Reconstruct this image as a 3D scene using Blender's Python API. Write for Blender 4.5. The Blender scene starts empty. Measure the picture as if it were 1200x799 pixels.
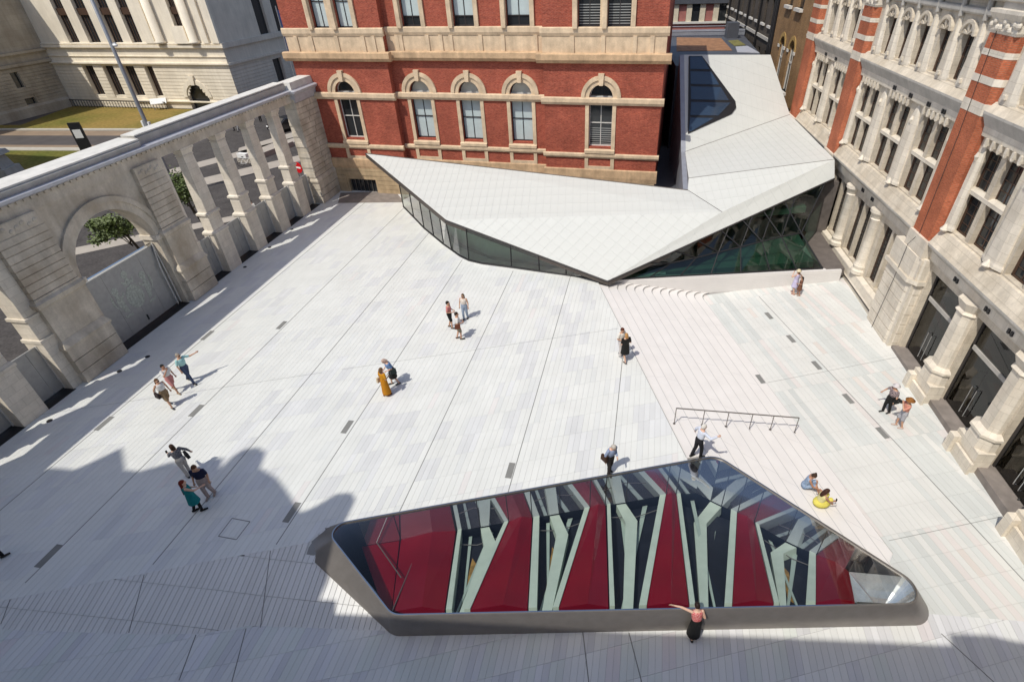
import bpy, bmesh, math, random
from mathutils import Vector, Matrix

SC = bpy.context.scene
COL = SC.collection
random.seed(11)

# ------------------------------------------------------------------ camera
CAM_H = 17.0
FOC, PCX, PCY = 629.43, 645.97, 392.62          # pixels of a 1200 x 799 frame
def _rot(yaw, pit, rol):
    cy, sy, cp, sp = math.cos(yaw), math.sin(yaw), math.cos(pit), math.sin(pit)
    cr, sr = math.cos(rol), math.sin(rol)
    fw = Vector((sy * cp, cy * cp, -sp)); rt = Vector((cy, -sy, 0)); dn = fw.cross(rt)
    return cr * rt + sr * dn, -sr * rt + cr * dn, fw
RT, DN, FW = _rot(math.radians(-6.538), math.radians(35.371), math.radians(1.707))
cam_d = bpy.data.cameras.new('camera')
cam_d.sensor_width = 36.0
cam_d.lens = FOC / 1200 * 36
cam_d.shift_x = (600 - PCX) / 1200
cam_d.shift_y = (PCY - 399.5) / 1200
cam_d.clip_start = 0.1
cam_d.clip_end = 3000
cam = bpy.data.objects.new('camera', cam_d)
COL.objects.link(cam)
cam.matrix_world = Matrix(((RT.x, -DN.x, -FW.x, 0), (RT.y, -DN.y, -FW.y, 0), (RT.z, -DN.z, -FW.z, CAM_H), (0, 0, 0, 1)))
SC.camera = cam

# ------------------------------------------------------------------ sky, sun, exposure
SUN_EL, SUN_AZ = 57.0, 55.0                     # shadows run 55 degrees from +x towards +y
world = bpy.data.worlds.new('World'); SC.world = world; world.use_nodes = True
wn = world.node_tree
for n in list(wn.nodes): wn.nodes.remove(n)
wo = wn.nodes.new('ShaderNodeOutputWorld'); wb = wn.nodes.new('ShaderNodeBackground'); ws = wn.nodes.new('ShaderNodeTexSky')
ws.sky_type = 'NISHITA'; ws.sun_disc = False
ws.sun_elevation = math.radians(SUN_EL); ws.sun_rotation = math.radians(215)
ws.air_density = 1.0; ws.dust_density = 1.6; ws.ozone_density = 1.0
wb.inputs['Strength'].default_value = 0.14
wn.links.new(ws.outputs[0], wb.inputs[0]); wn.links.new(wb.outputs[0], wo.inputs[0])
sun_d = bpy.data.lights.new('sun', 'SUN'); sun_d.energy = 3.35; sun_d.angle = math.radians(0.53); sun_d.color = (1.0, 0.95, 0.85)
sun = bpy.data.objects.new('sun', sun_d); COL.objects.link(sun)
_ce = math.cos(math.radians(SUN_EL))
LDIR = Vector((_ce * math.cos(math.radians(SUN_AZ)), _ce * math.sin(math.radians(SUN_AZ)), -math.sin(math.radians(SUN_EL))))
sun.rotation_euler = LDIR.to_track_quat('-Z', 'Y').to_euler(); sun.location = (-30, -40, 80)
SC.view_settings.view_transform = 'Standard'; SC.view_settings.look = 'None'
SC.view_settings.exposure = 0.06; SC.view_settings.gamma = 1.0
SC.render.engine = 'CYCLES'

# ------------------------------------------------------------------ survey helpers: sight line of a point of the photograph
EYE = Vector((0, 0, CAM_H))
def ray(px, py): return RT * ((px - PCX) / FOC) + DN * ((py - PCY) / FOC) + FW
def on_plane(px, py, p0, n):
    d = ray(px, py); t = (Vector(p0) - EYE).dot(n) / d.dot(n); return EYE + d * t
def gz(px, py, z=0.0): return on_plane(px, py, (0, 0, z), Vector((0, 0, 1)))
def gy(px, py, y): return on_plane(px, py, (0, y, 0), Vector((0, 1, 0)))
def gx(px, py, x): return on_plane(px, py, (x, 0, 0), Vector((1, 0, 0)))
def lerp(a, b, t): return a + (b - a) * t
def lin(r, g, b):
    f = lambda c: (c / 255 / 12.92) if c <= 10 else ((c / 255 + 0.055) / 1.055) ** 2.4
    return (f(r), f(g), f(b))

# ------------------------------------------------------------------ materials
MATS = {}
def _base(name):
    m = bpy.data.materials.new(name); m.use_nodes = True
    nt = m.node_tree; bs = nt.nodes['Principled BSDF']
    MATS[name] = m
    return m, nt, bs
def _mul(nt, a, b):
    x = nt.nodes.new('ShaderNodeMix'); x.data_type = 'RGBA'; x.blend_type = 'MULTIPLY'; x.inputs[0].default_value = 1
    nt.links.new(a, x.inputs[6]); nt.links.new(b, x.inputs[7]); return x.outputs[2]
def _noise(nt, scale, lo, hi, stretch=(1, 1, 1), detail=4, coord='Object'):
    tc = nt.nodes.new('ShaderNodeTexCoord'); mp = nt.nodes.new('ShaderNodeMapping'); mp.inputs['Scale'].default_value = stretch
    no = nt.nodes.new('ShaderNodeTexNoise'); no.inputs['Scale'].default_value = scale; no.inputs['Detail'].default_value = detail
    cr = nt.nodes.new('ShaderNodeMapRange'); cr.inputs[1].default_value = 0.3; cr.inputs[2].default_value = 0.7
    cr.inputs[3].default_value = lo; cr.inputs[4].default_value = hi
    nt.links.new(tc.outputs[coord], mp.inputs[0]); nt.links.new(mp.outputs[0], no.inputs[0]); nt.links.new(no.outputs[0], cr.inputs[0])
    return cr.outputs[0], no.outputs[0]
def _gray(nt, v):
    c = nt.nodes.new('ShaderNodeCombineColor')
    for i in range(3): nt.links.new(v, c.inputs[i])
    return c.outputs[0]
def mat(name, rgb, rough=0.6, var=0.12, scale=2.0, metal=0.0, bump=0.0, streak=0.0, spec=0.4, attr=None, stain=None, ashlar=None):
    m, nt, bs = _base(name)
    if attr:
        a = nt.nodes.new('ShaderNodeAttribute'); a.attribute_name = attr; col = a.outputs['Color']
    else:
        a = nt.nodes.new('ShaderNodeRGB'); a.outputs[0].default_value = (*rgb, 1); col = a.outputs[0]
    nz = None
    if var:
        v, nz = _noise(nt, scale, 1 - var, 1 + var * 0.6); col = _mul(nt, col, _gray(nt, v))
    if streak:
        v, _ = _noise(nt, 1.0, 1 - streak, 1.04, (3.2, 3.2, 0.28)); col = _mul(nt, col, _gray(nt, v))
        v, _ = _noise(nt, 11.0, 1 - streak * 0.5, 1.05); col = _mul(nt, col, _gray(nt, v))
    if stain:
        v, _ = _noise(nt, stain[1], 0.0, stain[2], (1, 1, 0.7), 7)
        mx = nt.nodes.new('ShaderNodeMix'); mx.data_type = 'RGBA'; mx.inputs[7].default_value = (*stain[0], 1)
        pw = nt.nodes.new('ShaderNodeMath'); pw.operation = 'POWER'; pw.inputs[1].default_value = 1.6
        nt.links.new(v, pw.inputs[0]); nt.links.new(pw.outputs[0], mx.inputs[0]); nt.links.new(col, mx.inputs[6]); col = mx.outputs[2]
    if ashlar:
        tc = nt.nodes.new('ShaderNodeTexCoord'); se = nt.nodes.new('ShaderNodeSeparateXYZ'); ad = nt.nodes.new('ShaderNodeMath'); cb = nt.nodes.new('ShaderNodeCombineXYZ'); bk = nt.nodes.new('ShaderNodeTexBrick')
        nt.links.new(tc.outputs['Object'], se.inputs[0]); nt.links.new(se.outputs[0], ad.inputs[0]); nt.links.new(se.outputs[1], ad.inputs[1])
        nt.links.new(ad.outputs[0], cb.inputs[0]); nt.links.new(se.outputs[2], cb.inputs[1]); nt.links.new(cb.outputs[0], bk.inputs[0])
        bk.inputs['Color1'].default_value = (1.02, 1.01, 1.0, 1); bk.inputs['Color2'].default_value = (0.93, 0.92, 0.905, 1); bk.inputs['Mortar'].default_value = (0.76, 0.74, 0.71, 1)
        bk.inputs['Scale'].default_value = 1; bk.inputs['Mortar Size'].default_value = 0.009; bk.inputs['Brick Width'].default_value = ashlar[0]; bk.inputs['Row Height'].default_value = ashlar[1]
        col = _mul(nt, col, bk.outputs[0])
    nt.links.new(col, bs.inputs['Base Color'])
    bs.inputs['Roughness'].default_value = rough; bs.inputs['Metallic'].default_value = metal
    bs.inputs['Specular IOR Level'].default_value = spec
    if bump:
        _, n2 = _noise(nt, scale * 6, 0, 1)
        bp = nt.nodes.new('ShaderNodeBump'); bp.inputs['Strength'].default_value = bump; bp.inputs['Distance'].default_value = 0.02
        nt.links.new(n2, bp.inputs['Height']); nt.links.new(bp.outputs[0], bs.inputs['Normal'])
    return m
def brick_mat(name, c1, c2, mort, bw=0.225, bh=0.075, off=0.5, msize=0.012, var=0.25):
    m, nt, bs = _base(name)
    tc = nt.nodes.new('ShaderNodeTexCoord'); se = nt.nodes.new('ShaderNodeSeparateXYZ'); ad = nt.nodes.new('ShaderNodeMath'); ad.operation = 'ADD'
    cb = nt.nodes.new('ShaderNodeCombineXYZ'); bk = nt.nodes.new('ShaderNodeTexBrick')
    nt.links.new(tc.outputs['Object'], se.inputs[0]); nt.links.new(se.outputs[0], ad.inputs[0]); nt.links.new(se.outputs[1], ad.inputs[1])
    nt.links.new(ad.outputs[0], cb.inputs[0]); nt.links.new(se.outputs[2], cb.inputs[1]); nt.links.new(cb.outputs[0], bk.inputs[0])
    bk.inputs['Color1'].default_value = (*c1, 1); bk.inputs['Color2'].default_value = (*c2, 1); bk.inputs['Mortar'].default_value = (*mort, 1)
    bk.inputs['Scale'].default_value = 1.0; bk.inputs['Mortar Size'].default_value = msize; bk.inputs['Brick Width'].default_value = bw
    bk.inputs['Row Height'].default_value = bh; bk.offset = off
    v, _ = _noise(nt, 0.9, 1 - var, 1 + var * 0.5); col = _mul(nt, bk.outputs[0], _gray(nt, v))
    v, _ = _noise(nt, 7.0, 0.72, 1.25, (1, 1, 3)); col = _mul(nt, col, _gray(nt, v))
    nt.links.new(col, bs.inputs['Base Color']); bs.inputs['Roughness'].default_value = 0.8; bs.inputs['Specular IOR Level'].default_value = 0.25
    bp = nt.nodes.new('ShaderNodeBump'); bp.inputs['Strength'].default_value = 0.4; bp.inputs['Distance'].default_value = 0.008; bp.invert = True
    nt.links.new(bk.outputs['Fac'], bp.inputs['Height']); nt.links.new(bp.outputs[0], bs.inputs['Normal'])
    return m
def glass_mat(name, tint, refl=1.0, rough=0.0):
    """clear sheet: tinted transparency under a Fresnel reflection"""
    m, nt, bs = _base(name); nt.nodes.remove(bs)
    out = nt.nodes['Material Output']
    tr = nt.nodes.new('ShaderNodeBsdfTransparent'); tr.inputs[0].default_value = (*tint, 1)
    gl = nt.nodes.new('ShaderNodeBsdfGlossy'); gl.inputs['Roughness'].default_value = rough
    fr = nt.nodes.new('ShaderNodeFresnel'); fr.inputs[0].default_value = 1.52
    mu = nt.nodes.new('ShaderNodeMath'); mu.operation = 'MULTIPLY'; mu.inputs[1].default_value = refl; mu.use_clamp = True
    mx = nt.nodes.new('ShaderNodeMixShader')
    nt.links.new(fr.outputs[0], mu.inputs[0]); nt.links.new(mu.outputs[0], mx.inputs[0])
    nt.links.new(tr.outputs[0], mx.inputs[1]); nt.links.new(gl.outputs[0], mx.inputs[2]); nt.links.new(mx.outputs[0], out.inputs[0])
    return m

mat('tile', None, 0.40, 0.05, 0.7, attr='Col', spec=0.4, stain=((0.40, 0.39, 0.36), 0.22, 0.16))
mat('tile_joint', (0.40, 0.40, 0.40), 0.8, 0.1)
mat('rib_joint', (0.26, 0.26, 0.26), 0.9, 0.1)
mat('step_tile', (0.70, 0.675, 0.655), 0.45, 0.04, 1.2)
mat('roof_tile', (0.585, 0.595, 0.57), 0.5, 0.03, 1.0, spec=0.3)
mat('roof_joint', (0.50, 0.51, 0.50), 0.8, 0.05)
mat('slot', (0.22, 0.22, 0.21), 0.6, 0.1)
mat('stone_white', (0.70, 0.63, 0.52), 0.75, 0.16, 1.3, bump=0.15, streak=0.16, stain=((0.36, 0.28, 0.18), 0.8, 0.55), ashlar=(0.9, 0.36))
mat('stone_clean', (0.75, 0.69, 0.59), 0.7, 0.10, 1.5, bump=0.1, streak=0.10, stain=((0.45, 0.36, 0.25), 0.9, 0.4), ashlar=(0.8, 0.40))
mat('stone_screen', (0.69, 0.62, 0.51), 0.8, 0.20, 1.1, bump=0.25, streak=0.20, stain=((0.28, 0.21, 0.13), 0.7, 0.7))
mat('stone_coping', (0.66, 0.64, 0.59), 0.75, 0.12, 2.0, bump=0.1)
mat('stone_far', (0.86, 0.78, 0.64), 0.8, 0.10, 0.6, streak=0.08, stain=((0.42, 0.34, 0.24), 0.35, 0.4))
mat('stone_grey', (0.47, 0.445, 0.405), 0.8, 0.16, 1.2, streak=0.1)
mat('buff', (0.60, 0.41, 0.245), 0.75, 0.24, 1.6, streak=0.2)
mat('buff_light', (0.69, 0.53, 0.36), 0.75, 0.2, 1.7, streak=0.14)
mat('yellow_stone', (0.50, 0.37, 0.225), 0.8, 0.22, 1.6, streak=0.12)
brick_mat('brick_red', (0.29, 0.055, 0.032), (0.43, 0.10, 0.055), (0.34, 0.12, 0.085), var=0.2)
brick_mat('brick_orange', (0.43, 0.105, 0.048), (0.50, 0.135, 0.06), (0.38, 0.17, 0.10))
brick_mat('brick_tan', (0.28, 0.15, 0.062), (0.36, 0.21, 0.09), (0.26, 0.19, 0.12))
brick_mat('brick_dark', (0.075, 0.062, 0.05), (0.11, 0.088, 0.07), (0.06, 0.055, 0.05))
mat('lead', (0.47, 0.48, 0.53), 0.5, 0.12, 3.0, metal=0.2)
mat('lead_dark', (0.075, 0.08, 0.095), 0.55, 0.15, 1.5)
mat('zinc', (0.34, 0.355, 0.40), 0.45, 0.1, 1.5, metal=0.3)
mat('gate_metal', (0.38, 0.375, 0.36), 0.5, 0.1, 4.0, metal=0.2)
mat('gate_crest', (0.44, 0.47, 0.42), 0.55, 0.35, 9.0, metal=0.2)
mat('black_metal', (0.018, 0.018, 0.02), 0.45, 0.1)
mat('dark_fascia', (0.10, 0.085, 0.075), 0.45, 0.1, metal=0.3)
mat('rim_metal', (0.26, 0.24, 0.225), 0.42, 0.08, 3.0, metal=0.6)
mat('polished', (0.86, 0.86, 0.85), 0.22, 0.12, 3.0, metal=0.75)
mat('rail_metal', (0.22, 0.20, 0.185), 0.4, 0.05, metal=0.6)
mat('pane_dark', (0.022, 0.025, 0.028), 0.06, 0.0, spec=0.6)
mat('pane_blind', (0.50, 0.58, 0.585), 0.25, 0.06, 2.5, spec=0.5)
mat('pane_lunette', (0.50, 0.52, 0.47), 0.35, 0.05, 2.0)
mat('window_white', (0.62, 0.60, 0.56), 0.5, 0.05)
mat('window_brown', (0.075, 0.042, 0.028), 0.5, 0.15)
mat('window_dark', (0.04, 0.035, 0.035), 0.5, 0.1)
mat('slat', (0.30, 0.31, 0.30), 0.5, 0.05)
mat('slate', (0.145, 0.125, 0.115), 0.6, 0.2, 2.5, bump=0.1)
mat('door_step', (0.235, 0.205, 0.185), 0.7, 0.25, 2.0)
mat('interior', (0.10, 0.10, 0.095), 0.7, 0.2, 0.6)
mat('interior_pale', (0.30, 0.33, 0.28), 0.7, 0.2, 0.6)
mat('fin_green', (0.46, 0.54, 0.47), 0.35, 0.08, 2.0)
mat('fin_side', (0.34, 0.42, 0.38), 0.35, 0.08, 2.0)
mat('red_panel', (0.175, 0.0, 0.009), 0.3, 0.12, 0.9, spec=0.4)
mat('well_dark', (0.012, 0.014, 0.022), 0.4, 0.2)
mat('well_gold', (0.33, 0.19, 0.05), 0.5, 0.5, 3.0)
mat('mirror_glass', (0.68, 0.65, 0.74), 0.02, 0.0, metal=0.94)
glass_mat('glass_top', (0.86, 0.89, 0.88), 0.5)
glass_mat('glass_green', (0.24, 0.40, 0.33), 1.7)
glass_mat('glass_pale', (0.66, 0.80, 0.70), 2.4)
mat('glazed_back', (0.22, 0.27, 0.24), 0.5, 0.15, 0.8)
mat('reflection_pale', (0.62, 0.68, 0.62), 0.7, 0.12, 1.2)  # pale tone stands in for sky and paving reflected in the glass
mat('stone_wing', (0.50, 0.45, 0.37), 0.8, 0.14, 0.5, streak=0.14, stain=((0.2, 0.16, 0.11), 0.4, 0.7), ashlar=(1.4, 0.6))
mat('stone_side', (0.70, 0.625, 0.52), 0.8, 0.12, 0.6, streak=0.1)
glass_mat('glass_door', (0.75, 0.78, 0.78), 1.3)
mat('asphalt', (0.085, 0.076, 0.075), 0.85, 0.2, 0.5, bump=0.1)
mat('paving_band', (0.40, 0.36, 0.31), 0.8, 0.1, 1.0)
brick_mat('paving_dark', (0.115, 0.098, 0.098), (0.14, 0.118, 0.112), (0.075, 0.068, 0.065), 0.5, 0.35, 0.5, 0.02)
mat('path_tan', (0.27, 0.20, 0.14), 0.85, 0.15, 0.6)
mat('railing_iron', (0.03, 0.035, 0.04), 0.5, 0.1)
mat('kerb', (0.46, 0.43, 0.37), 0.8, 0.1)
mat('lawn_soil', (0.10, 0.085, 0.025), 0.9, 0.35, 0.35)
mat('leaf_a', (0.085, 0.12, 0.028), 0.55, 0.35, 1.5)
mat('bark', (0.05, 0.04, 0.03), 0.9, 0.2, 8.0)
mat('car_black', (0.008, 0.008, 0.01), 0.15, 0.0, spec=0.6)
mat('tyre', (0.015, 0.015, 0.015), 0.8, 0.1)
mat('chrome', (0.6, 0.6, 0.6), 0.15, 0.0, metal=1.0)
mat('lamp_white', (0.8, 0.8, 0.78), 0.3, 0.0)
mat('post_grey', (0.30, 0.31, 0.33), 0.45, 0.08, metal=0.3)
mat('sign_red', (0.55, 0.008, 0.012), 0.4, 0.03)
mat('sign_white', (0.78, 0.78, 0.76), 0.4, 0.03)
mat('banner_blue', (0.02, 0.04, 0.12), 0.6, 0.1)
mat('gravel_orange', (0.30, 0.155, 0.08), 0.9, 0.3, 2.0, bump=0.3)
mat('moss', (0.17, 0.155, 0.05), 0.9, 0.3, 2.0)
mat('wall_pink', (0.36, 0.14, 0.12), 0.8, 0.15)
mat('wall_cream', (0.62, 0.55, 0.42), 0.8, 0.12)

# grass: brown to green patches that belong to the turf itself
def _grass():
    m, nt, bs = _base('grass')
    v, _ = _noise(nt, 0.10, 0.15, 1.15, detail=6)
    v2, _ = _noise(nt, 2.5, 0.75, 1.2)
    mx = nt.nodes.new('ShaderNodeMix'); mx.data_type = 'RGBA'
    mx.inputs[6].default_value = (0.085, 0.115, 0.022, 1); mx.inputs[7].default_value = (0.27, 0.19, 0.06, 1)
    nt.links.new(v, mx.inputs[0]); col = _mul(nt, mx.outputs[2], _gray(nt, v2))
    nt.links.new(col, bs.inputs['Base Color']); bs.inputs['Roughness'].default_value = 0.9; bs.inputs['Specular IOR Level'].default_value = 0.1
_grass()

# ------------------------------------------------------------------ mesh helpers
class MB:
    def __init__(s): s.v = []; s.f = []; s.cols = []
    def add(s, vs, fs, col=None):
        o = len(s.v); s.v += [tuple(v) for v in vs]; s.f += [tuple(i + o for i in f) for f in fs]
        s.cols += [col] * len(fs); return s
    def box(s, x0, x1, y0, y1, z0, z1):
        return s.add([(x0, y0, z0), (x1, y0, z0), (x1, y1, z0), (x0, y1, z0), (x0, y0, z1), (x1, y0, z1), (x1, y1, z1), (x0, y1, z1)],
                     [(0, 3, 2, 1), (4, 5, 6, 7), (0, 1, 5, 4), (1, 2, 6, 5), (2, 3, 7, 6), (3, 0, 4, 7)])
    def tbox(s, x0, x1, y0, y1, z0, z1, t):
        """box whose top is drawn in by t on every side"""
        return s.add([(x0, y0, z0), (x1, y0, z0), (x1, y1, z0), (x0, y1, z0), (x0 + t, y0 + t, z1), (x1 - t, y0 + t, z1), (x1 - t, y1 - t, z1), (x0 + t, y1 - t, z1)],
                     [(0, 3, 2, 1), (4, 5, 6, 7), (0, 1, 5, 4), (1, 2, 6, 5), (2, 3, 7, 6), (3, 0, 4, 7)])
    def prism(s, poly, z0, z1, col=None):
        n = len(poly)
        area = sum(poly[i][0] * poly[(i + 1) % n][1] - poly[(i + 1) % n][0] * poly[i][1] for i in range(n))
        if area < 0: poly = poly[::-1]
        f0 = z0 if callable(z0) else (lambda x, y: z0); f1 = z1 if callable(z1) else (lambda x, y: z1)
        vs = [(p[0], p[1], f0(p[0], p[1])) for p in poly] + [(p[0], p[1], f1(p[0], p[1])) for p in poly]
        fs = [tuple(range(n - 1, -1, -1)), tuple(range(n, 2 * n))] + [(i, (i + 1) % n, n + (i + 1) % n, n + i) for i in range(n)]
        return s.add(vs, fs, col)
    def prismy(s, poly, y0, y1):
        """outline in (x, z), pushed from y0 (front) to y1"""
        n = len(poly)
        area = sum(poly[i][0] * poly[(i + 1) % n][1] - poly[(i + 1) % n][0] * poly[i][1] for i in range(n))
        if area < 0: poly = poly[::-1]
        vs = [(p[0], y0, p[1]) for p in poly] + [(p[0], y1, p[1]) for p in poly]
        fs = [tuple(range(n)), tuple(range(2 * n - 1, n - 1, -1))] + [(i, n + i, n + (i + 1) % n, (i + 1) % n) for i in range(n)]
        return s.add(vs, fs)
    def profile(s, prof, x0, x1):
        """section in (y, z), run along x"""
        n = len(prof)
        vs = [(x0, p[0], p[1]) for p in prof] + [(x1, p[0], p[1]) for p in prof]
        return s.add(vs, [tuple(range(n)), tuple(range(2 * n - 1, n - 1, -1))] + [(i, n + i, n + (i + 1) % n, (i + 1) % n) for i in range(n)])
    def loft(s, rings, cap=True, close=True):
        n = len(rings[0]); o = len(s.v)
        vs = [p for r in rings for p in r]; fs = []
        for k in range(len(rings) - 1):
            for i in range(n if close else n - 1):
                j = (i + 1) % n
                fs.append((k * n + i, k * n + j, (k + 1) * n + j, (k + 1) * n + i))
        if cap:
            fs.append(tuple(range(n - 1, -1, -1))); fs.append(tuple((len(rings) - 1) * n + i for i in range(n)))
        return s.add(vs, fs)
    def tube(s, pts, r, n=8, cap=True):
        pts = [Vector(p) for p in pts]; rs = r if isinstance(r, (list, tuple)) else [r] * len(pts)
        rings = []
        for i, p in enumerate(pts):
            d = (pts[min(i + 1, len(pts) - 1)] - pts[max(i - 1, 0)]).normalized()
            a = d.orthogonal().normalized() if abs(d.z) > 0.95 else d.cross(Vector((0, 0, 1))).normalized()
            if abs(d.z) > 0.95: a = (Vector((1, 0, 0)) - d * d.x).normalized()
            b = d.cross(a).normalized()
            rings.append([p + (a * math.cos(2 * math.pi * k / n) + b * math.sin(2 * math.pi * k / n)) * rs[i] for k in range(n)])
        return s.loft(rings, cap)
    def lathe(s, prof, cx=0, cy=0, n=12, a0=0.0):
        rings = [[(cx + r * math.cos(a0 + 2 * math.pi * k / n), cy + r * math.sin(a0 + 2 * math.pi * k / n), z) for k in range(n)] for r, z in prof]
        return s.loft(rings)
    def capsule(s, p0, p1, r0, r1, n=10):
        p0 = Vector(p0); p1 = Vector(p1); d = (p1 - p0)
        L = d.length; d = d.normalized() if L > 1e-6 else Vector((0, 0, 1))
        a = d.orthogonal().normalized(); b = d.cross(a)
        rings = []
        for t, base, r, sg in [(x, p0, r0, -1) for x in (1.0, 0.7, 0.35)] + [(0, p0, r0, -1), (0, p1, r1, 1)] + [(x, p1, r1, 1) for x in (0.35, 0.7, 1.0)]:
            rr = max(r * math.sqrt(max(0, 1 - t * t)), r * 0.08); c = base + d * (sg * t * r)
            rings.append([c + (a * math.cos(2 * math.pi * k / n) + b * math.sin(2 * math.pi * k / n)) * rr for k in range(n)])
        return s.loft(rings)
    def ellipsoid(s, c, rx, ry, rz, n=12, m=8, M=None):
        c = Vector(c); rings = []
        for i in range(m + 1):
            t = math.pi * (i + 0.12) / (m + 0.24); 
            rings.append([c + (Vector((rx * math.sin(t) * math.cos(2 * math.pi * k / n), ry * math.sin(t) * math.sin(2 * math.pi * k / n), -rz * math.cos(t)))) for k in range(n)])
        return s.loft(rings)
    def mesh(s, name):
        me = bpy.data.meshes.new(name); me.from_pydata(s.v, [], s.f)
        if any(c is not None for c in s.cols):
            ca = me.color_attributes.new('Col', 'FLOAT_COLOR', 'CORNER'); i = 0; buf = []
            for p, c in zip(s.f, s.cols): buf += list((*(c or (0.7, 0.7, 0.7)), 1.0)) * len(p)
            ca.data.foreach_set('color', buf)
        me.update()
        return me
    def build(s, name, m, parent=None, smooth=False, fixn=False):
        me = s.mesh(name)
        if fixn:
            bm = bmesh.new(); bm.from_mesh(me); bmesh.ops.recalc_face_normals(bm, faces=bm.faces); bm.to_mesh(me); bm.free()
        if smooth: me.polygons.foreach_set('use_smooth', [True] * len(me.polygons))
        me.materials.append(MATS[m] if isinstance(m, str) else m)
        o = bpy.data.objects.new(name, me); COL.objects.link(o)
        if parent: o.parent = parent
        return o
def tag(o, label, cat, group=None):
    o['label'] = label; o['category'] = cat
    if group: o['group'] = group
    return o
def struct(o): o['kind'] = 'structure'; return o
def stuff(o): o['kind'] = 'stuff'; return o
def thing(name, label, cat, loc=(0, 0, 0), rz=0.0, group=None):
    o = bpy.data.objects.new(name, None); COL.objects.link(o); o.location = loc; o.rotation_euler = (0, 0, rz); o.empty_display_size = 0.3
    return tag(o, label, cat, group)
def boxo(name, m, parent, *b): return MB().box(*b).build(name, m, parent)
def copy_obj(o, parent, loc=None):
    c = o.copy(); COL.objects.link(c); c.parent = parent
    if loc is not None: c.location = loc
    return c

def wall(mb, u0, u1, z0, z1, ops, d0, depth):
    """front of a wall at depth d0 with rectangular or round-headed openings (u0, u1, z0, z1, arched) and their reveals"""
    us = sorted({u0, u1} | {o[0] for o in ops} | {o[1] for o in ops})
    tops = [o[3] + (o[1] - o[0]) / 2 if o[4] else o[3] for o in ops]
    zs = sorted({z0, z1} | {o[2] for o in ops} | {o[3] for o in ops} | set(tops))
    us = [u for u in us if u0 - 1e-6 <= u <= u1 + 1e-6]; zs = [z for z in zs if z0 - 1e-6 <= z <= z1 + 1e-6]
    for i in range(len(us) - 1):
        for j in range(len(zs) - 1):
            cu, cz = (us[i] + us[i + 1]) / 2, (zs[j] + zs[j + 1]) / 2
            if any(o[0] < cu < o[1] and o[2] < cz < t for o, t in zip(ops, tops)): continue
            mb.add([(us[i], d0, zs[j]), (us[i + 1], d0, zs[j]), (us[i + 1], d0, zs[j + 1]), (us[i], d0, zs[j + 1])], [(0, 1, 2, 3)])
    d1 = d0 + depth
    for a, b, c, d, arc in ops:
        mb.add([(a, d0, c), (a, d1, c), (a, d1, d), (a, d0, d)], [(0, 1, 2, 3)])
        mb.add([(b, d0, c), (b, d1, c), (b, d1, d), (b, d0, d)], [(3, 2, 1, 0)])
        mb.add([(a, d0, c), (b, d0, c), (b, d1, c), (a, d1, c)], [(0, 1, 2, 3)])
        if not arc:
            mb.add([(a, d0, d), (b, d0, d), (b, d1, d), (a, d1, d)], [(3, 2, 1, 0)])
        else:
            r = (b - a) / 2; cx = (a + b) / 2; N = 16
            P = [(cx - r * math.cos(math.pi * k / N), d + r * math.sin(math.pi * k / N)) for k in range(N + 1)]
            for k in range(N):
                p, q = P[k], P[k + 1]
                mb.add([(p[0], d0, p[1]), (q[0], d0, q[1]), (q[0], d0, d + r), (p[0], d0, d + r)], [(0, 1, 2, 3)])
                mb.add([(p[0], d0, p[1]), (q[0], d0, q[1]), (q[0], d1, q[1]), (p[0], d1, p[1])], [(3, 2, 1, 0)])
    return mb
def ring_arc(mb, cx, cz, r0, r1, y0, y1, N=18, a0=0.0, a1=math.pi):
    for k in range(N):
        t0, t1 = lerp(a0, a1, k / N), lerp(a0, a1, (k + 1) / N)
        q = [(cx - r * math.cos(t), cz + r * math.sin(t)) for r, t in ((r0, t0), (r1, t0), (r1, t1), (r0, t1))]
        mb.prismy(q, y0, y1)
    return mb
def gaps(a, b, holes):
    out = []; x = a
    for h0, h1 in sorted(holes):
        if h1 <= a or h0 >= b: continue
        if h0 > x: out.append((x, h0))
        x = max(x, h1)
    if x < b: out.append((x, b))
    return out

# ================================================================== THE GROUND
def line_y(p, q): return lambda x: p[1] + (q[1] - p[1]) * (x - p[0]) / (q[0] - p[0])
yA = line_y((-19.2, 7.65), (-10.45, 10.39))                       # head of the ribbed ramp
def zF(x): return lerp(-0.25, -1.13, min(1, max(0, (x + 19) / 12.5)))  # lower forecourt
_FL = [(-40, 6.2), (-19, 6.8), (-14.8, 7.15), (-12.6, 7.42), (-11.2, 7.85), (-6.1, 8.28), (20, 10.9)]
def yF(x):
    for a, b in zip(_FL, _FL[1:]):
        if x <= b[0]: return lerp(a[1], b[1], (x - a[0]) / (b[0] - a[0]))
    return _FL[-1][1]
def xfoot(y): return lerp(6.61, 11.35, (29.33 - y) / 18.1)
def xtop(y): return lerp(-0.26, 3.67, (29.47 - y) / 14.01)
NSTEP = 13; RISE = 0.1
def zB(x, y):
    f = lerp(-1.13, -1.32, min(1, max(0, (y - 11) / 12))); r = lerp(-1.13, -0.72, min(1, max(0, (y - 12) / 19)))
    t = min(1, max(0, (x - xfoot(y)) / max(0.5, 16 - xfoot(y)))); return lerp(f, r, t)
def zR(x, y):
    a, f = yA(x), yF(x); t = min(1, max(0, (a - y) / max(0.05, a - f))); return zF(x) * t
def zground(x, y):
    if x > xfoot(y) and y > 10.3: return zB(x, y)
    if y < yF(x): return zF(x)
    if x < -6 and y < yA(x): return zR(x, y)
    if x > xtop(y): return -RISE * (1 + math.floor((x - xtop(y)) / (xfoot(y) - xtop(y)) * (NSTEP - 1)))
    return 0.0
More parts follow.
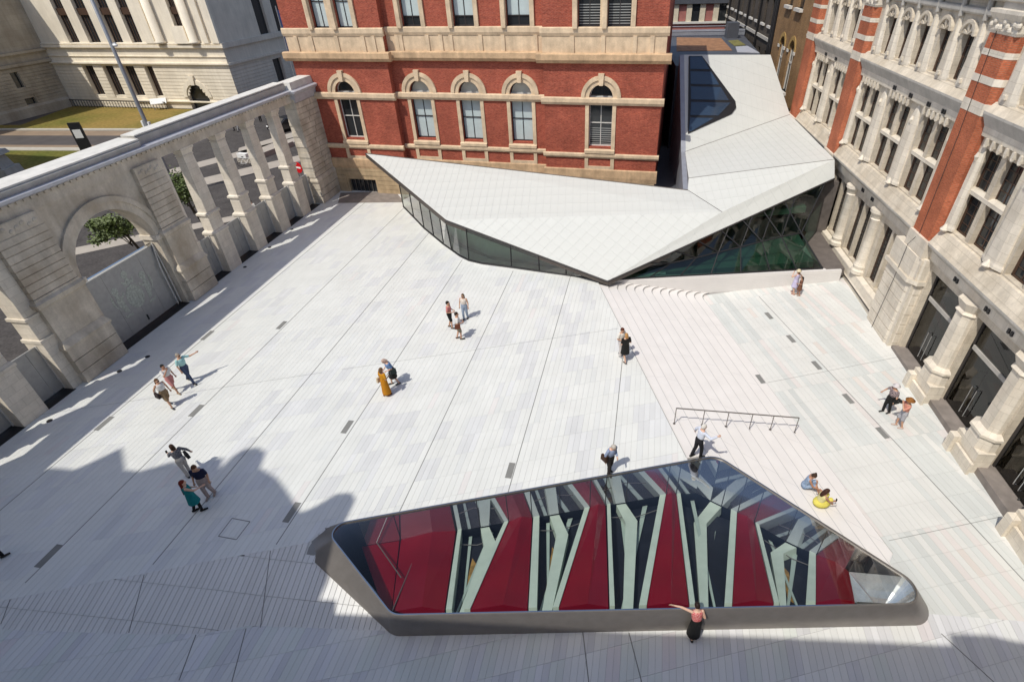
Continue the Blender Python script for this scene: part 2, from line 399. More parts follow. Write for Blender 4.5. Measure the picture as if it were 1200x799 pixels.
def foot(px, py):
    z = 0.0
    for _ in range(12):
        p = gz(px, py, z); z = zground(p.x, p.y)
    p = gz(px, py, z); return Vector((p.x, p.y, z))

def clip(sub, conv):
    """part of polygon sub inside the convex counter-clockwise polygon conv"""
    out = sub
    for i in range(len(conv)):
        a, b = conv[i], conv[(i + 1) % len(conv)]; src = out; out = []
        side = lambda p: (b[0] - a[0]) * (p[1] - a[1]) - (b[1] - a[1]) * (p[0] - a[0])
        for j in range(len(src)):
            p, q = src[j], src[(j + 1) % len(src)]; sp, sq = side(p), side(q)
            if sp >= 0: out.append(p)
            if (sp > 0 > sq) or (sp < 0 < sq): t = sp / (sp - sq); out.append((p[0] + (q[0] - p[0]) * t, p[1] + (q[1] - p[1]) * t))
        if not out: return []
    return out
def parea(p): return sum(p[i][0] * p[(i + 1) % len(p)][1] - p[(i + 1) % len(p)][0] * p[i][1] for i in range(len(p))) / 2
def pip(p, poly):
    x, y = p; c = False; j = len(poly) - 1
    for i in range(len(poly)):
        a, b = poly[i], poly[j]
        if (a[1] > y) != (b[1] > y) and x < (b[0] - a[0]) * (y - a[1]) / (b[1] - a[1]) + a[0]: c = not c
        j = i
    return c
def lay(region, origin, along, rowdir, w, l, gap, colour, stagger=0.0):
    """tiles of w by l laid along a direction, rows running along rowdir, cut to a region; returns (polygon, colour)"""
    e = Vector((math.cos(math.radians(along)), math.sin(math.radians(along)))); r = Vector((math.cos(math.radians(rowdir)), math.sin(math.radians(rowdir))))
    cr = abs(r.x * e.y - r.y * e.x); cv = r * (w / cr); lv = e * l
    det = cv.x * lv.y - cv.y * lv.x
    if parea(region) < 0: region = region[::-1]
    ab = [(((x - origin[0]) * lv.y - (y - origin[1]) * lv.x) / det, (cv.x * (y - origin[1]) - cv.y * (x - origin[0])) / det) for x, y in region]
    i0, i1 = math.floor(min(a for a, b in ab)), math.ceil(max(a for a, b in ab)); j0, j1 = math.floor(min(b for a, b in ab)) - 1, math.ceil(max(b for a, b in ab))
    out = []; ga, gb = gap / w / 2, gap / l / 2
    for i in range(i0, i1 + 1):
        st = stagger * ((i * 7919) % 5) / 5
        for j in range(j0, j1 + 1):
            q = [(origin[0] + cv.x * a + lv.x * b, origin[1] + cv.y * a + lv.y * b) for a, b in ((i + ga, j + gb + st), (i + 1 - ga, j + gb + st), (i + 1 - ga, j + 1 - gb + st), (i + ga, j + 1 - gb + st))]
            if parea(q) < 0: q = q[::-1]
            ins = [pip(p, region) for p in q]
            if all(ins): poly = q
            else:
                poly = clip(region, q)
                if len(poly) < 3 or abs(parea(poly)) < 0.004: continue
            out.append((poly, colour(i, j)))
    return out
def hsh(*k): return random.Random(str(k)).random()
def col_court(i, j):
    b = 0.69 + 0.03 * (hsh('a', i, j) - 0.5)
    c = [b * 0.995, b * 1.01, b * 0.975]
    v = hsh('p', (i + int(3 * hsh('o', j))) // 3, j, 1); u = hsh('q', i, j)
    if v < 0.30 and u < 0.8: k = 0.905 + 0.085 * hsh('k', i, j); c = [b * k * 0.985, b * k * 1.0, b * k * 1.0]
    elif u > 0.93: c = [b * 0.95, b * 0.97, b * 0.95]
    elif u > 0.92: c = [b, b * 0.97, b * 0.945]
    return tuple(c)
def col_right(i, j):
    b = 0.655; v = hsh('r', i, j // 4)
    c = [b, b, b * 0.96]
    if v < 0.42: k = 0.86 + 0.09 * hsh('rk', i); c = [b * k * 0.98, b * k * 1.01, b * k * 0.98]
    elif v < 0.52: c = [b, b * 0.945, b * 0.91]
    if hsh('rr', i, j) < 0.008: c = [b * 0.98, b * 0.91, b * 0.85]
    return tuple(x * (0.98 + 0.04 * hsh('rn', i, j)) for x in c)
def col_fore(i, j):
    b = 0.68; v = hsh('f', i, j); w2 = hsh('fw', i // 2, j)
    c = [b * 0.99, b, b * 0.985]
    if w2 < 0.30: k = 0.86 + 0.11 * v; c = [b * k, b * k * 1.005, b * k * 1.03]
    elif w2 > 0.95: c = [b * 0.95, b * 0.90, b * 0.91]
    elif w2 > 0.82: c = [b * 0.93, b * 0.97, b * 0.93]
    return tuple(x * (0.95 + 0.08 * v) for x in c)
def col_rib(i, j):
    b = 0.66 * (0.94 + 0.1 * hsh('b', i, j)); return (b, b * 1.005, b * 1.0)

# skylight outline (rim, inner edge) -- needed to cut the paving
def meet(a, b, c, d):
    x1, y1, x2, y2, x3, y3, x4, y4 = *a[:2], *b[:2], *c[:2], *d[:2]
    den = (x1 - x2) * (y3 - y4) - (y1 - y2) * (x3 - x4); A = x1 * y2 - y1 * x2; B = x3 * y4 - y3 * x4
    return ((A * (x3 - x4) - (x1 - x2) * B) / den, (A * (y3 - y4) - (y1 - y2) * B) / den)
RIMZ = 0.12
EB = (gz(400, 612.5, RIMZ), gz(800, 541, RIMZ)); ER = (gz(870, 553, RIMZ), gz(1045, 665, RIMZ))
EF = (gz(480, 718.5, RIMZ), gz(1040, 706.5, RIMZ)); EL = (gz(398, 640, RIMZ), gz(445, 700, RIMZ))
OC = [meet(*EL, *EB), meet(*EB, *ER), meet(*ER, *EF), meet(*EF, *EL)]       # left, apex, right, front-left
def fillet(poly, radii, n=8):
    out = []; N = len(poly)
    for i in range(N):
        p = Vector(poly[i]); a = (Vector(poly[i - 1]) - p).normalized(); b = (Vector(poly[(i + 1) % N]) - p).normalized(); r = radii[i]
        ang = a.angle(b); t = r / math.tan(ang / 2); c = p + (a + b).normalized() * (r / math.sin(ang / 2))
        s, e = p + a * t - c, p + b * t - c; tot = s.angle_signed(e)
        for k in range(n + 1):
            th = -tot * k / n; out.append((c.x + s.x * math.cos(th) - s.y * math.sin(th), c.y + s.x * math.sin(th) + s.y * math.cos(th)))
    return out

# ---- land outside the courtyard
ground_mb = MB()
for q in ([(-900, -900), (900, -900), (900, -30), (-900, -30)], [(-900, 44), (900, 44), (900, 1800), (-900, 1800)], [(-900, -30), (-25.6, -30), (-25.6, 44), (-900, 44)], [(26, -30), (900, -30), (900, 44), (26, 44)]):
    ground_mb.add([(x, y, -0.03) for x, y in q], [(0, 1, 2, 3)])
struct(ground_mb.build('ground', 'asphalt'))
def sheet(name, m, pts, z, th=0.0):
    if th: o = MB().prism([(p[0], p[1]) for p in pts], z - th, z).build(name, m)
    else: o = MB().add([(p[0], p[1], z) for p in pts], [tuple(range(len(pts)))]).build(name, m, fixn=False)
    return struct(o)
# street paving behind the screen: dark setts crossed by pale bands
S0 = Vector((-26.17, 15.09, 0)); SD = Vector((0.0616, 0.9981, 0)).normalized(); SN = Vector((SD.y, -SD.x, 0))
def scr(s, n, z=0.0): return S0 + SD * s + SN * n + Vector((0, 0, z))
sheet('street_paving', 'paving_dark', [scr(-30, -1.4), scr(-30, -24), scr(70, -24), scr(70, -1.4)], -0.012)
sheet('pavement', 'paving_band', [scr(-30, -0.9), scr(-30, -3.6), scr(33, -3.6), scr(33, -0.9)], 0.0)
bands = []
for a, b, c, d in (((240, 188), (290, 175), (290, 181), (240, 195)), ((245, 207), (300, 194), (300, 202), (245, 216)), ((333, 158), (350, 153), (350, 160), (333, 165)), ((79, 292), (168, 274), (168, 280), (79, 302))):
    pts = [gz(*p, -0.004) for p in (a, b, c, d)]
    L = (pts[1] - pts[0]).normalized()
    bands.append([pts[0] - L * 6, pts[1] + L * 9, pts[2] + L * 9, pts[3] - L * 6])
for b in bands: sheet('paving_strip', 'paving_band', b, -0.004)
# lawns and the path before the far museum
sheet('lawn', 'grass', [(-92, 67.3), (-78.3, 67.6), (-80.6, 78.5), (-56, 75.8), (-52.5, 74.5), (-57.6, 65.6), (-76, 65.5), (-92, 65.5)], 0.02)
sheet('lawn', 'grass', [(-110, 56.3), (-52, 56.3), (-52, 30), (-110, 30)], 0.02)
sheet('path', 'path_tan', [(-110, 57.6), (-50, 57.6), (-50, 64.8), (-110, 64.8)], 0.0)
sheet('path', 'asphalt', [(-110, 58.6), (-50, 58.6), (-50, 62.6), (-110, 62.6)], 0.004)
struct(MB().box(-110, -51, 56.3, 57.4, -0.05, 0.1).build('kerb', 'kerb')); struct(MB().box(-110, -57, 64.9, 65.6, -0.05, 0.1).build('kerb', 'kerb'))

# ---- courtyard paving, laid as single tiles on joint beds
steptop_s = (3.72, 15.25)
regA = [(-27.4, yA(-27.4)), (-10.2, yA(-10.2)), OC[0], (lerp(OC[0][0], OC[1][0], 0.5), lerp(OC[0][1], OC[1][1], 0.5)), (3.74, lerp(OC[0][1], OC[1][1], (3.74 - OC[0][0]) / (OC[1][0] - OC[0][0]))),
        (-0.29, 29.58), (-0.38, 30.2), (4.0, 31.0), (4.3, 43.3), (-22.5, 46.0), (-24.9, 46.3)]
regR = [(-27.4, yA(-27.4)), (-10.2, yA(-10.2)), OC[0], (-9.3, 10.6), (-6.4, 8.6), (-6.1, 8.28), (-11.2, 7.85), (-12.6, 7.42), (-14.8, 7.15), (-19, 6.8), (-27.4, 6.55)]
regF = [(-27.4, 6.55), (-19, 6.8), (-14.8, 7.15), (-12.6, 7.42), (-11.2, 7.85), (-6.1, 8.28), (-5.7, 8.2), (9.3, 9.8), (10.2, 10.3), (16.4, 10.3), (16.4, -0.6), (-27.4, -0.6)]
regB = [(6.3, 30.4), (6.2, 31.2), (15.9, 32.7), (16.4, 32.7), (16.4, 10.3), (10.2, 10.3), (10.0, 11.0), (10.6, 14.0)]
regB = [(xfoot(30.6) - 0.12, 30.6), (15.9, 32.7), (16.2, 32.7), (16.2, 10.3), (10.1, 10.3), (9.9, 11.1), (xfoot(12.5) - 0.12, 12.5)]
zones = [('A', regA, (-22.6, 15.0), 85.8, 17.9, 3.86 / 16, 1.12, 0.0065, col_court, lambda x, y: 0.0, 0.0),
         ('F', regF, (-22.6, 15.0), 85.8, 17.9, 3.86 / 18, 1.12, 0.008, col_fore, lambda x, y: zF(x), 0.0),
         ('B', regB, (9.88, 30.42), 105.0, 16.2, 0.27, 1.05, 0.006, col_right, zB, 0.0),
         ('R', regR, (-22.6, 15.0), 88.0, 1.5, 0.185, 1.1, 0.015, col_rib, zR, 0.0)]
court = struct(bpy.data.objects.new('courtyard_paving', None)); COL.objects.link(court)
TH = 0.014
pieces = []
for key, reg, org, al, rd, w, l, gap, cf, zf, st in zones:
    bed = MB()
    for poly, _ in lay(reg, org, al, rd, *((2.0, 2.0) if key == 'A' else (0.5, 0.5)), 0.0, lambda i, j: None): bed.add([(x, y, zf(x, y) - (0.03 if key == 'R' else TH)) for x, y in poly], [tuple(range(len(poly)))])
    bed.build({'A': 'upper_bed', 'F': 'forecourt_bed', 'B': 'lower_bed', 'R': 'ramp_bed'}[key], 'rib_joint' if key == 'R' else 'tile_joint', court)
    for poly, c in lay(reg, org, al, rd, w, l, gap, cf, st):
        if parea(poly) < 0: poly = poly[::-1]
        cx = sum(p[0] for p in poly) / len(poly); cy = sum(p[1] for p in poly) / len(poly); z = zf(cx, cy)
        d = Vector((cx, cy, z)) - EYE; dep = d.dot(FW); scr_a = 0
        if dep > 0.5:
            sx, sy = PCX + FOC * d.dot(RT) / dep, PCY + FOC * d.dot(DN) / dep
            if 5 < sx < 1195 and 5 < sy < 795: scr_a = abs(parea(poly)) * FOC ** 2 / dep ** 2 * abs(d.z) / d.length
        pieces.append((scr_a, key, poly, c, zf))
pieces.sort(key=lambda t: -t[0])
rest = MB()
def add_tile(mb, key, poly, c, zf, off=(0, 0, 0)):
    n = len(poly); th = 0.05 if key == 'R' else TH + 0.004
    vs = [(x - off[0], y - off[1], zf(x, y) - off[2]) for x, y in poly] + [(x - off[0], y - off[1], zf(x, y) - th - off[2]) for x, y in poly]
    mb.add(vs, [tuple(range(n))] + [(i, n + i, n + (i + 1) % n, (i + 1) % n) for i in range(n)], c)
for k, (sa, key, poly, c, zf) in enumerate(pieces):
    if k < 300:
        mb = MB(); off = (poly[0][0], poly[0][1], zf(*poly[0])); add_tile(mb, key, poly, c, zf, off)
        o = mb.build('paving_tile', 'tile', court); o.location = off
    else: add_tile(rest, key, poly, c, zf)
stuff(rest.build('paving_tiles', 'tile', court))
# drain slots: dark lines along the lanes, with short gratings in them
def strip(mb, p, q, w, zf, h=0.003, n=24):
    p, q = Vector(p), Vector(q); d = (q - p).normalized(); s = Vector((-d.y, d.x)) * (w / 2)
    for k in range(n):
        a, b = p.lerp(q, k / n), p.lerp(q, (k + 1) / n)
        mb.add([(v.x, v.y, zf(v.x, v.y) + h) for v in (a - s, b - s, b + s, a + s)], [(0, 1, 2, 3)])
e86 = Vector((math.cos(math.radians(85.8)), math.sin(math.radians(85.8))))
for k, (y0, y1) in enumerate(((8.2, 43.0), (8.2, 43.0), (9.2, 42.0), (10.3, 32.3), (12.0, 30.9), (13.2, 30.4), (14.4, 21.9))):
    xb = -22.55 + 3.86 * k
    mb = MB(); f = lambda y: (xb + (y - 15) * e86.x / e86.y, y)
    y0 = max(y0, yA(f(y0)[0])) if k < 3 else y0
    strip(mb, f(y0), f(y1), 0.035, lambda x, y: 0.0); mb.build('drain_slot', 'slot', court)
for a, b in (((-26.0, 15.9), (-14.0, 19.8)), ((-13.1, 20.11), (0.94, 24.64))):
    mb = MB(); strip(mb, a, b, 0.016, lambda x, y: 0.0); mb.build('movement_joint', 'slot', court)
mb = MB(); strip(mb, (9.88, 30.42), (15.3, 10.3), 0.035, zB); mb.build('drain_slot', 'slot', court)
for a, b in (((10.95, 13.03), (16.1, 14.55)), ((8.6, 22.1), (16.1, 24.3))):
    mb = MB(); strip(mb, a, b, 0.02, zB); mb.build('movement_joint', 'slot', court)
for a, b in (((12, 702), (1, 731)), ((169, 673), (151, 741)), ((317, 645), (305, 735))):
    mb = MB(); strip(mb, foot(*a).xy, foot(*b).xy, 0.028, zR, 0.006); mb.build('drain_slot', 'slot', court)
for a, b in (((683, 740), (690, 799)), ((737, 741), (752, 799)), ((1103, 742), (1165, 799)), ((289, 737), (272, 799)), ((232, 746), (212, 799))):
    A_, B_ = gz(*a, -1.13 if a[0] > 400 else -0.85), gz(*b, -1.13 if a[0] > 400 else -0.85)
    mb = MB(); strip(mb, A_.xy, B_.xy, 0.035, lambda x, y: zF(x)); mb.build('drain_slot', 'slot', court)
for px, py, al, L in ((122, 496, 85.8, 0.9), (243, 393, 85.8, 0.9), (230, 481, 85.8, 0.8), (330, 381, 85.8, 0.8), (407, 500, 85.8, 0.8), (598, 551, 85.8, 0.8), (342, 600, 85.8, 0.9), (57, 651, 85.8, 0.9), (901, 370, -75, 0.7), (927, 397, -75, 0.7), (957, 428, -75, 0.7), (994, 467, -75, 0.7), (1034, 507, -75, 0.7), (891, 444, -75, 0.7)):
    p = foot(px, py); e = Vector((math.cos(math.radians(al)), math.sin(math.radians(al)))) * L / 2
    mb = MB(); strip(mb, p.xy - e, p.xy + e, 0.26, zground, 0.006, 3); mb.build('drain_grating', 'slot', court)
for px, py in ((1073, 459), (1121, 530)):
    p = foot(px, py); mb = MB(); strip(mb, (p.x, p.y - 0.5), (p.x + 0.05, p.y + 0.5), 0.3, zground, 0.006, 3); mb.build('drain_grating', 'slot', court)
# inspection cover
mb = MB(); q = [foot(*p).xy for p in ((256, 628), (272, 607), (293, 611), (277, 632))]
for a, b in zip(q, q[1:] + q[:1]): strip(mb, a, b, 0.035, lambda x, y: 0.0, 0.004, 4)
mb.build('cover_frame', 'slot', court)
for px, py in ((58, 493), (140, 435), (173, 418), (287, 313), (316, 290), (342, 269)):
    p = foot(px, py); MB().lathe([(0.12, 0.0), (0.12, 0.02), (0.02, 0.024)], p.x, p.y, 12).build('uplight', 'black_metal', court)

# ---- terrace wall and the thirteen shallow steps
WA, WB = Vector((-0.38, 30.0)), Vector((15.2, 32.2)); WD = (WB - WA).normalized(); WS = Vector((WD.y, -WD.x))
steps = struct(bpy.data.objects.new('courtyard_steps', None)); COL.objects.link(steps)
tw = MB().prism([tuple(WA + WS * 0.08), tuple(WB + WS * 0.08), tuple(WB - WS * 0.25), tuple(WA - WS * 0.25)], -1.5, 0.0).build('terrace_wall', 'step_tile', steps)
def nosing(k):
    """plan curve of nosing k, from the skylight up to the terrace wall and then east along it"""
    t = k / (NSTEP - 1)
    n0 = Vector((lerp(-0.26, 6.61, t), lerp(29.47, 29.33, t))); s0 = Vector((lerp(3.67, 11.35, t), lerp(15.46, 11.23, t)))
    s0 = Vector(meet(n0, s0, Vector(OC[0]), Vector(OC[1])))
    s1 = Vector(meet(n0, s0, Vector(OC[1]), Vector(OC[2])))
    s = s1 if s1.x > OC[1][0] else s0
    s = s + (n0 - s).normalized() * 0.30
    w0 = WA + WS * (0.10 + 0.005 * k)
    c = Vector(meet(n0, s, w0, w0 + WD)); u = (s - c).normalized(); r = 0.85
    pts = [s]
    a, b = c + u * r, c + WD * r
    for j in range(9):
        q = j / 8; pts.append((1 - q) ** 2 * a + 2 * q * (1 - q) * c + q * q * b)
    pts.append(WB + WS * (0.10 + 0.005 * k)); return pts
NOS = [nosing(k) for k in range(NSTEP)]
for k in range(1, NSTEP):
    z = -RISE * k; outer = NOS[k]; inner = NOS[k - 1]
    poly = [tuple(p) for p in outer] + [tuple(WB - WS * 0.1)]
    poly += [tuple(p - WS * 0.12) for p in (inner[9], inner[8], inner[7])]
    poly += [tuple(p - Vector((0.12, 0))) for p in (inner[5], inner[4], inner[3], inner[2], inner[1], inner[0])]
    st = MB().prism(poly, z - 0.32, z).build('step', 'step_tile', steps)
    # joints between the slabs of the tread
    a0, a1 = inner[1], inner[0]; jb = MB(); b0, b1 = outer[1], outer[0]
    for q in (0.14 + 0.03 * (k % 3), 0.40 + 0.02 * (k % 2), 0.62, 0.84):
        p, r_ = a0.lerp(a1, q), b0.lerp(b1, q); strip(jb, p, r_ - (r_ - p) * 0.02, 0.008, lambda x, y: z, 0.0015, 1)
    jb.build('slab_joint', 'tile_joint', st)
    nl = MB(); strip(nl, b0 + (a0 - b0) * 0.07, b1 + (a1 - b1) * 0.07, 0.02, lambda x, y: z, 0.0015, 1); nl.build('nosing_shade', 'tile_joint', st)  # flat dark line on the tread, standing in for riser shading
    cg = MB(); arc_ = [p + (inner[1] - p).normalized() * 0.03 for p in outer[1:9]]
    for p, r_ in zip(arc_, arc_[1:]): strip(cg, p, r_, 0.03, lambda x, y: z, 0.0018, 1)
    cg.build('nosing_shade', 'slot', st)
nl = MB(); strip(nl, NOS[0][1], NOS[0][0], 0.02, lambda x, y: 0.0, 0.002, 1); nl.build('nosing_shade', 'slot', steps)

# ================================================================== THE SKYLIGHT IN THE COURT
sky_t = thing('skylight', 'large kite-shaped courtyard skylight with grey metal rim over red panels and green fins', 'skylight')
LOOP = fillet(OC, [0.42, 0.75, 0.55, 0.62], 10)
nL = len(LOOP)
def outn(i, loop):
    a, b = Vector(loop[i - 1]), Vector(loop[(i + 1) % len(loop)]); d = (b - a).normalized(); return Vector((-d.y, d.x)) if parea(loop) < 0 else Vector((d.y, -d.x))
OUTN = [outn(i, LOOP) for i in range(nL)]
OCB = [(-11.35, 10.75), (OC[1][0] + 0.15, OC[1][1] + 0.15), (12.5, 10.07), (-6.44, 8.07)]     # foot of the rim on the ground
LOOPB = fillet(OCB, [0.62, 0.9, 0.75, 0.7], 10)
def skirt(i):
    q = LOOPB[i]; e = i // 11
    if e == 0: z = -0.06 if OUTN[i].y > 0.8 else zR(*q)
    elif e == 1: z = -0.05
    elif e == 2: z = -1.13
    else: z = zF(q[0])
    return (q[0], q[1], z - 0.12)
rings = [[(p[0], p[1], RIMZ - 0.14) for p in LOOP], [(p[0], p[1], RIMZ) for p in LOOP],
         [(p[0] + n.x * 0.05, p[1] + n.y * 0.05, RIMZ) for p, n in zip(LOOP, OUTN)],
         [(p[0] + n.x * 0.075, p[1] + n.y * 0.075, RIMZ - 0.03) for p, n in zip(LOOP, OUTN)], [skirt(i) for i in range(nL)]]
rim = MB().loft(rings, cap=False).build('rim', 'rim_metal', sky_t, smooth=True, fixn=True)
mod = rim.modifiers.new('e', 'EDGE_SPLIT'); mod.split_angle = math.radians(40)
edge = MB(); pts = [Vector((p[0], p[1], RIMZ + 0.004)) for p in LOOP]; pts.append(pts[0])
for i in range(nL):
    a, b = pts[i], pts[i + 1]; n1, n2 = OUTN[i], OUTN[(i + 1) % nL]
    edge.add([a, b, b + Vector((n2.x, n2.y, 0)) * 0.035, a + Vector((n1.x, n1.y, 0)) * 0.035], [(0, 1, 2, 3)])
edge.build('rim_edge', 'chrome', sky_t)
gl = MB().add([(p[0], p[1], RIMZ - 0.05) for p in LOOP], [tuple(range(nL))]).build('glass', 'glass_top', sky_t)
# well: dark lining, mirror band below the far edges, then pleated red panels and pale fins running up to the near edge
def on_wall(px, py, e):
    a, b = e; d = (b - a); n = Vector((d.y, -d.x, 0)).normalized(); return on_plane(px, py, a, n)
def crease(px):
    C_ = [(416, 640), (497, 627.5), (536, 621), (624, 606), (690, 594.4), (750, 585), (780, 579), (815, 577), (832, 585), (865, 601), (920, 632.5), (957.6, 650), (995, 669), (1040, 692)]
    for a, b in zip(C_, C_[1:]):
        if px <= b[0] or b is C_[-1]:
            py = lerp(a[1], b[1], (px - a[0]) / (b[0] - a[0])); break
    e = EB if px < 820 else ER
    p = on_wall(px, py, e); n = (EB[1] - EB[0]).cross(Vector((0, 0, 1))).normalized() if px < 820 else (ER[1] - ER[0]).cross(Vector((0, 0, 1))).normalized()
    return p + n * 0.03
def front(px):
    p = on_plane(px, lerp(718.5, 706.5, (px - 480) / 560), EF[0] - Vector((0, 0, 0.3)), Vector((0, 0, 1)))
    a, b = EF; t = (px - 480) / 560
    q = a.lerp(b, t); return Vector((q.x - 0.01, q.y + 0.2, -0.16))
def facet(name, m, f0, f1, c0, c1, lift=0.0, parent=None):
    P = [front(f0), front(f1), crease(c1), crease(c0)]; n = (P[1] - P[0]).cross(P[3] - P[0]).normalized()
    if n.z < 0: n = -n
    P = [p + n * lift for p in P]; B = [p - n * 0.06 for p in P]
    return MB().add(P + B, [(0, 1, 2, 3), (7, 6, 5, 4), (0, 4, 5, 1), (1, 5, 6, 2), (2, 6, 7, 3), (3, 7, 4, 0)]).build(name, m, parent or sky_t, fixn=True)
REDS = [(455, 518, 470, 534), (549, 617.5, 596, 623.5), (655.5, 714.5, 691, 709), (760.5, 810.5, 780, 792), (862.5, 911.5, 864.5, 884), (962, 1008, 957, 995)]
def pleat(f0, f1, c0, c1):
    """red panel folded along its length"""
    t = 0.58; P = [front(f0), front(lerp(f0, f1, t)), front(f1), crease(c1), crease(lerp(c0, c1, t)), crease(c0)]
    n = (P[2] - P[0]).cross(P[5] - P[0]).normalized(); n = n if n.z > 0 else -n
    w = (P[2] - P[0]).length; P = [p + n * (0.02 + (0.10 * w if k in (1, 4) else 0.0)) for k, p in enumerate(P)]
    B = [p - n * 0.3 for p in P]
    return MB().add(P + B, [(0, 1, 4, 5), (1, 2, 3, 4), (0, 6, 7, 1), (1, 7, 8, 2), (2, 8, 9, 3), (3, 9, 10, 4), (4, 10, 11, 5), (5, 11, 6, 0)]).build('red_panel', 'red_panel', sky_t, fixn=True)
for f0, f1, c0, c1 in REDS: pleat(f0, f1, c0, c1)
facet('red_panel', 'red_panel', 446, 454, 424, 468, -0.02)
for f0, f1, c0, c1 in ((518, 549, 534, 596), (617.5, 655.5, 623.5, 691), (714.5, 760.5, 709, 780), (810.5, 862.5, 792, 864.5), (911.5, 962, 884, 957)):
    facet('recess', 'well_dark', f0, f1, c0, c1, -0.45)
def fin(f0, f1, c0, c1, hgt=0.30, m='fin_green'):
    P = [front(f0), front(f1), crease(c1), crease(c0)]; n = (P[1] - P[0]).cross(P[3] - P[0]).normalized()
    if n.z < 0: n = -n
    T = [p + n * 0.07 for p in P]; B = [p - n * 0.5 for p in P]
    return MB().add(T + B, [(0, 1, 2, 3), (0, 4, 5, 1), (1, 5, 6, 2), (2, 6, 7, 3), (3, 7, 4, 0)]).build('fin', m, sky_t, fixn=True)
for f in ((520, 527, 536.5, 541), (542, 549, 591, 596), (619, 629, 625, 632), (648, 655, 685, 691), (716, 722, 711, 715), (751, 760, 773, 780), (811.5, 818, 792.5, 797), (853, 862, 857, 864), (912, 918, 885.5, 890), (950, 961.5, 949, 956.5)): fin(*f)
def bent(f0, f1, m0, m1, c0, c1):
    """central fin with a knee: m0, m1 are the two points of the knee"""
    F0, F1, K0, K1 = front(f0), front(f1), crease(c0), crease(c1)
    n = (F1 - F0).cross(K0 - F0).normalized()
    if n.z < 0: n = -n
    pl = F0 - n * 0.06
    M0, M1 = on_plane(*m0, pl, n), on_plane(*m1, pl, n)
    T = [F0 - n * 0.06, F1 - n * 0.06, M0, M1, K0 - n * 0.06, K1 - n * 0.06]; B = [p - n * 0.35 for p in T]
    return MB().add(T + B, [(0, 1, 3, 2), (2, 3, 5, 4), (0, 2, 8, 6), (2, 4, 10, 8), (1, 7, 9, 3), (3, 9, 11, 5), (4, 5, 11, 10)]).build('bent_fin', 'fin_green', sky_t, fixn=True)
bent(536, 542, (567, 640), (583, 640), 563, 573)
bent(635, 647, (652, 627), (666, 626), 644, 655)
bent(732, 744, (733, 612), (747, 610), 722, 733)
bent(824, 834, (813, 612), (828, 613), 833, 846)
bent(919, 927, (903, 647), (918, 648), 921, 934)
MB().tube([front(456) + Vector((0, 0, 0.08)), crease(497) + Vector((0, 0.0, 0.08))], 0.022, 6).build('glazing_bar', 'rail_metal', sky_t)
MB().tube([front(470) + Vector((-0.6, 1.3, -0.3)), crease(442) + Vector((0, 0, 0.08))], 0.022, 6).build('glazing_bar', 'rail_metal', sky_t)
for c0, c1, pts in ((534, 596, None), (623.5, 691, None), (709, 780, None), (884, 957, None)):
    a, b = crease(lerp(c0, c1, 0.1)), crease(lerp(c0, c1, 0.9)); dv = Vector((0, -0.7, 0.1))
    MB().tube([a + dv, (a + b) / 2 + dv * 1.3, b + dv], 0.018, 6).build('tie_rod', 'rail_metal', sky_t)
for f0, f1, c0, c1 in ((518, 549, 534, 596), (617.5, 655.5, 623.5, 691), (714.5, 760.5, 709, 780), (810.5, 862.5, 792, 864.5), (911.5, 962, 884, 957)):
    # second layer of struts, and gold pieces glimpsed in the recess
    for q0, q1, a0, a1, nm, m_, dp in ((0.30, 0.36, 0.62, 0.70, 'back_strut', 'fin_side', -0.34), (0.62, 0.67, 0.24, 0.30, 'back_strut', 'fin_side', -0.36), (0.44, 0.56, 0.40, 0.52, 'gold_slab', 'well_gold', -0.41)):
        P = [front(lerp(f0, f1, q0)), front(lerp(f0, f1, q1)), crease(lerp(c0, c1, a1)), crease(lerp(c0, c1, a0))]
        if nm == 'gold_slab': P = [P[0].lerp(P[3], 0.22), P[1].lerp(P[2], 0.18), P[1].lerp(P[2], 0.62), P[0].lerp(P[3], 0.70)]
        n = (P[1] - P[0]).cross(P[3] - P[0]).normalized(); n = n if n.z > 0 else -n
        P = [p + n * dp for p in P]; B = [p - n * 0.06 for p in P]
        MB().add(P + B, [(0, 1, 2, 3), (0, 4, 5, 1), (1, 5, 6, 2), (2, 6, 7, 3), (3, 7, 4, 0)]).build(nm, m_, sky_t, fixn=True)
for c_ in [c for r in REDS for c in r[2:]] + [563, 656, 733, 846, 921]:
    p = crease(c_); MB().tube([p, (p.x, p.y, RIMZ - 0.06)], 0.02, 6).build('mullion_reflection', 'window_dark', sky_t)  # dark bars standing in for mullions reflected in the band
# mirror band: below the two far edges
def band(e, c0, c1, n=10):
    mb = MB()
    for k in range(n):
        a, b = lerp(c0, c1, k / n), lerp(c0, c1, (k + 1) / n); p, q = crease(a), crease(b)
        mb.add([p, q, (q.x, q.y, RIMZ - 0.1), (p.x, p.y, RIMZ - 0.1)], [(0, 1, 2, 3)])
    return mb
band(EB, 430, 815).build('mirror_band', 'mirror_glass', sky_t, fixn=True); band(ER, 833, 990).build('mirror_band', 'mirror_glass', sky_t, fixn=True)
a, b = crease(815), crease(833)
MB().add([a, b, (b.x, b.y, RIMZ - 0.1), (a.x, a.y, RIMZ - 0.1)], [(0, 1, 2, 3)]).build('mirror_band', 'mirror_glass', sky_t, fixn=True)
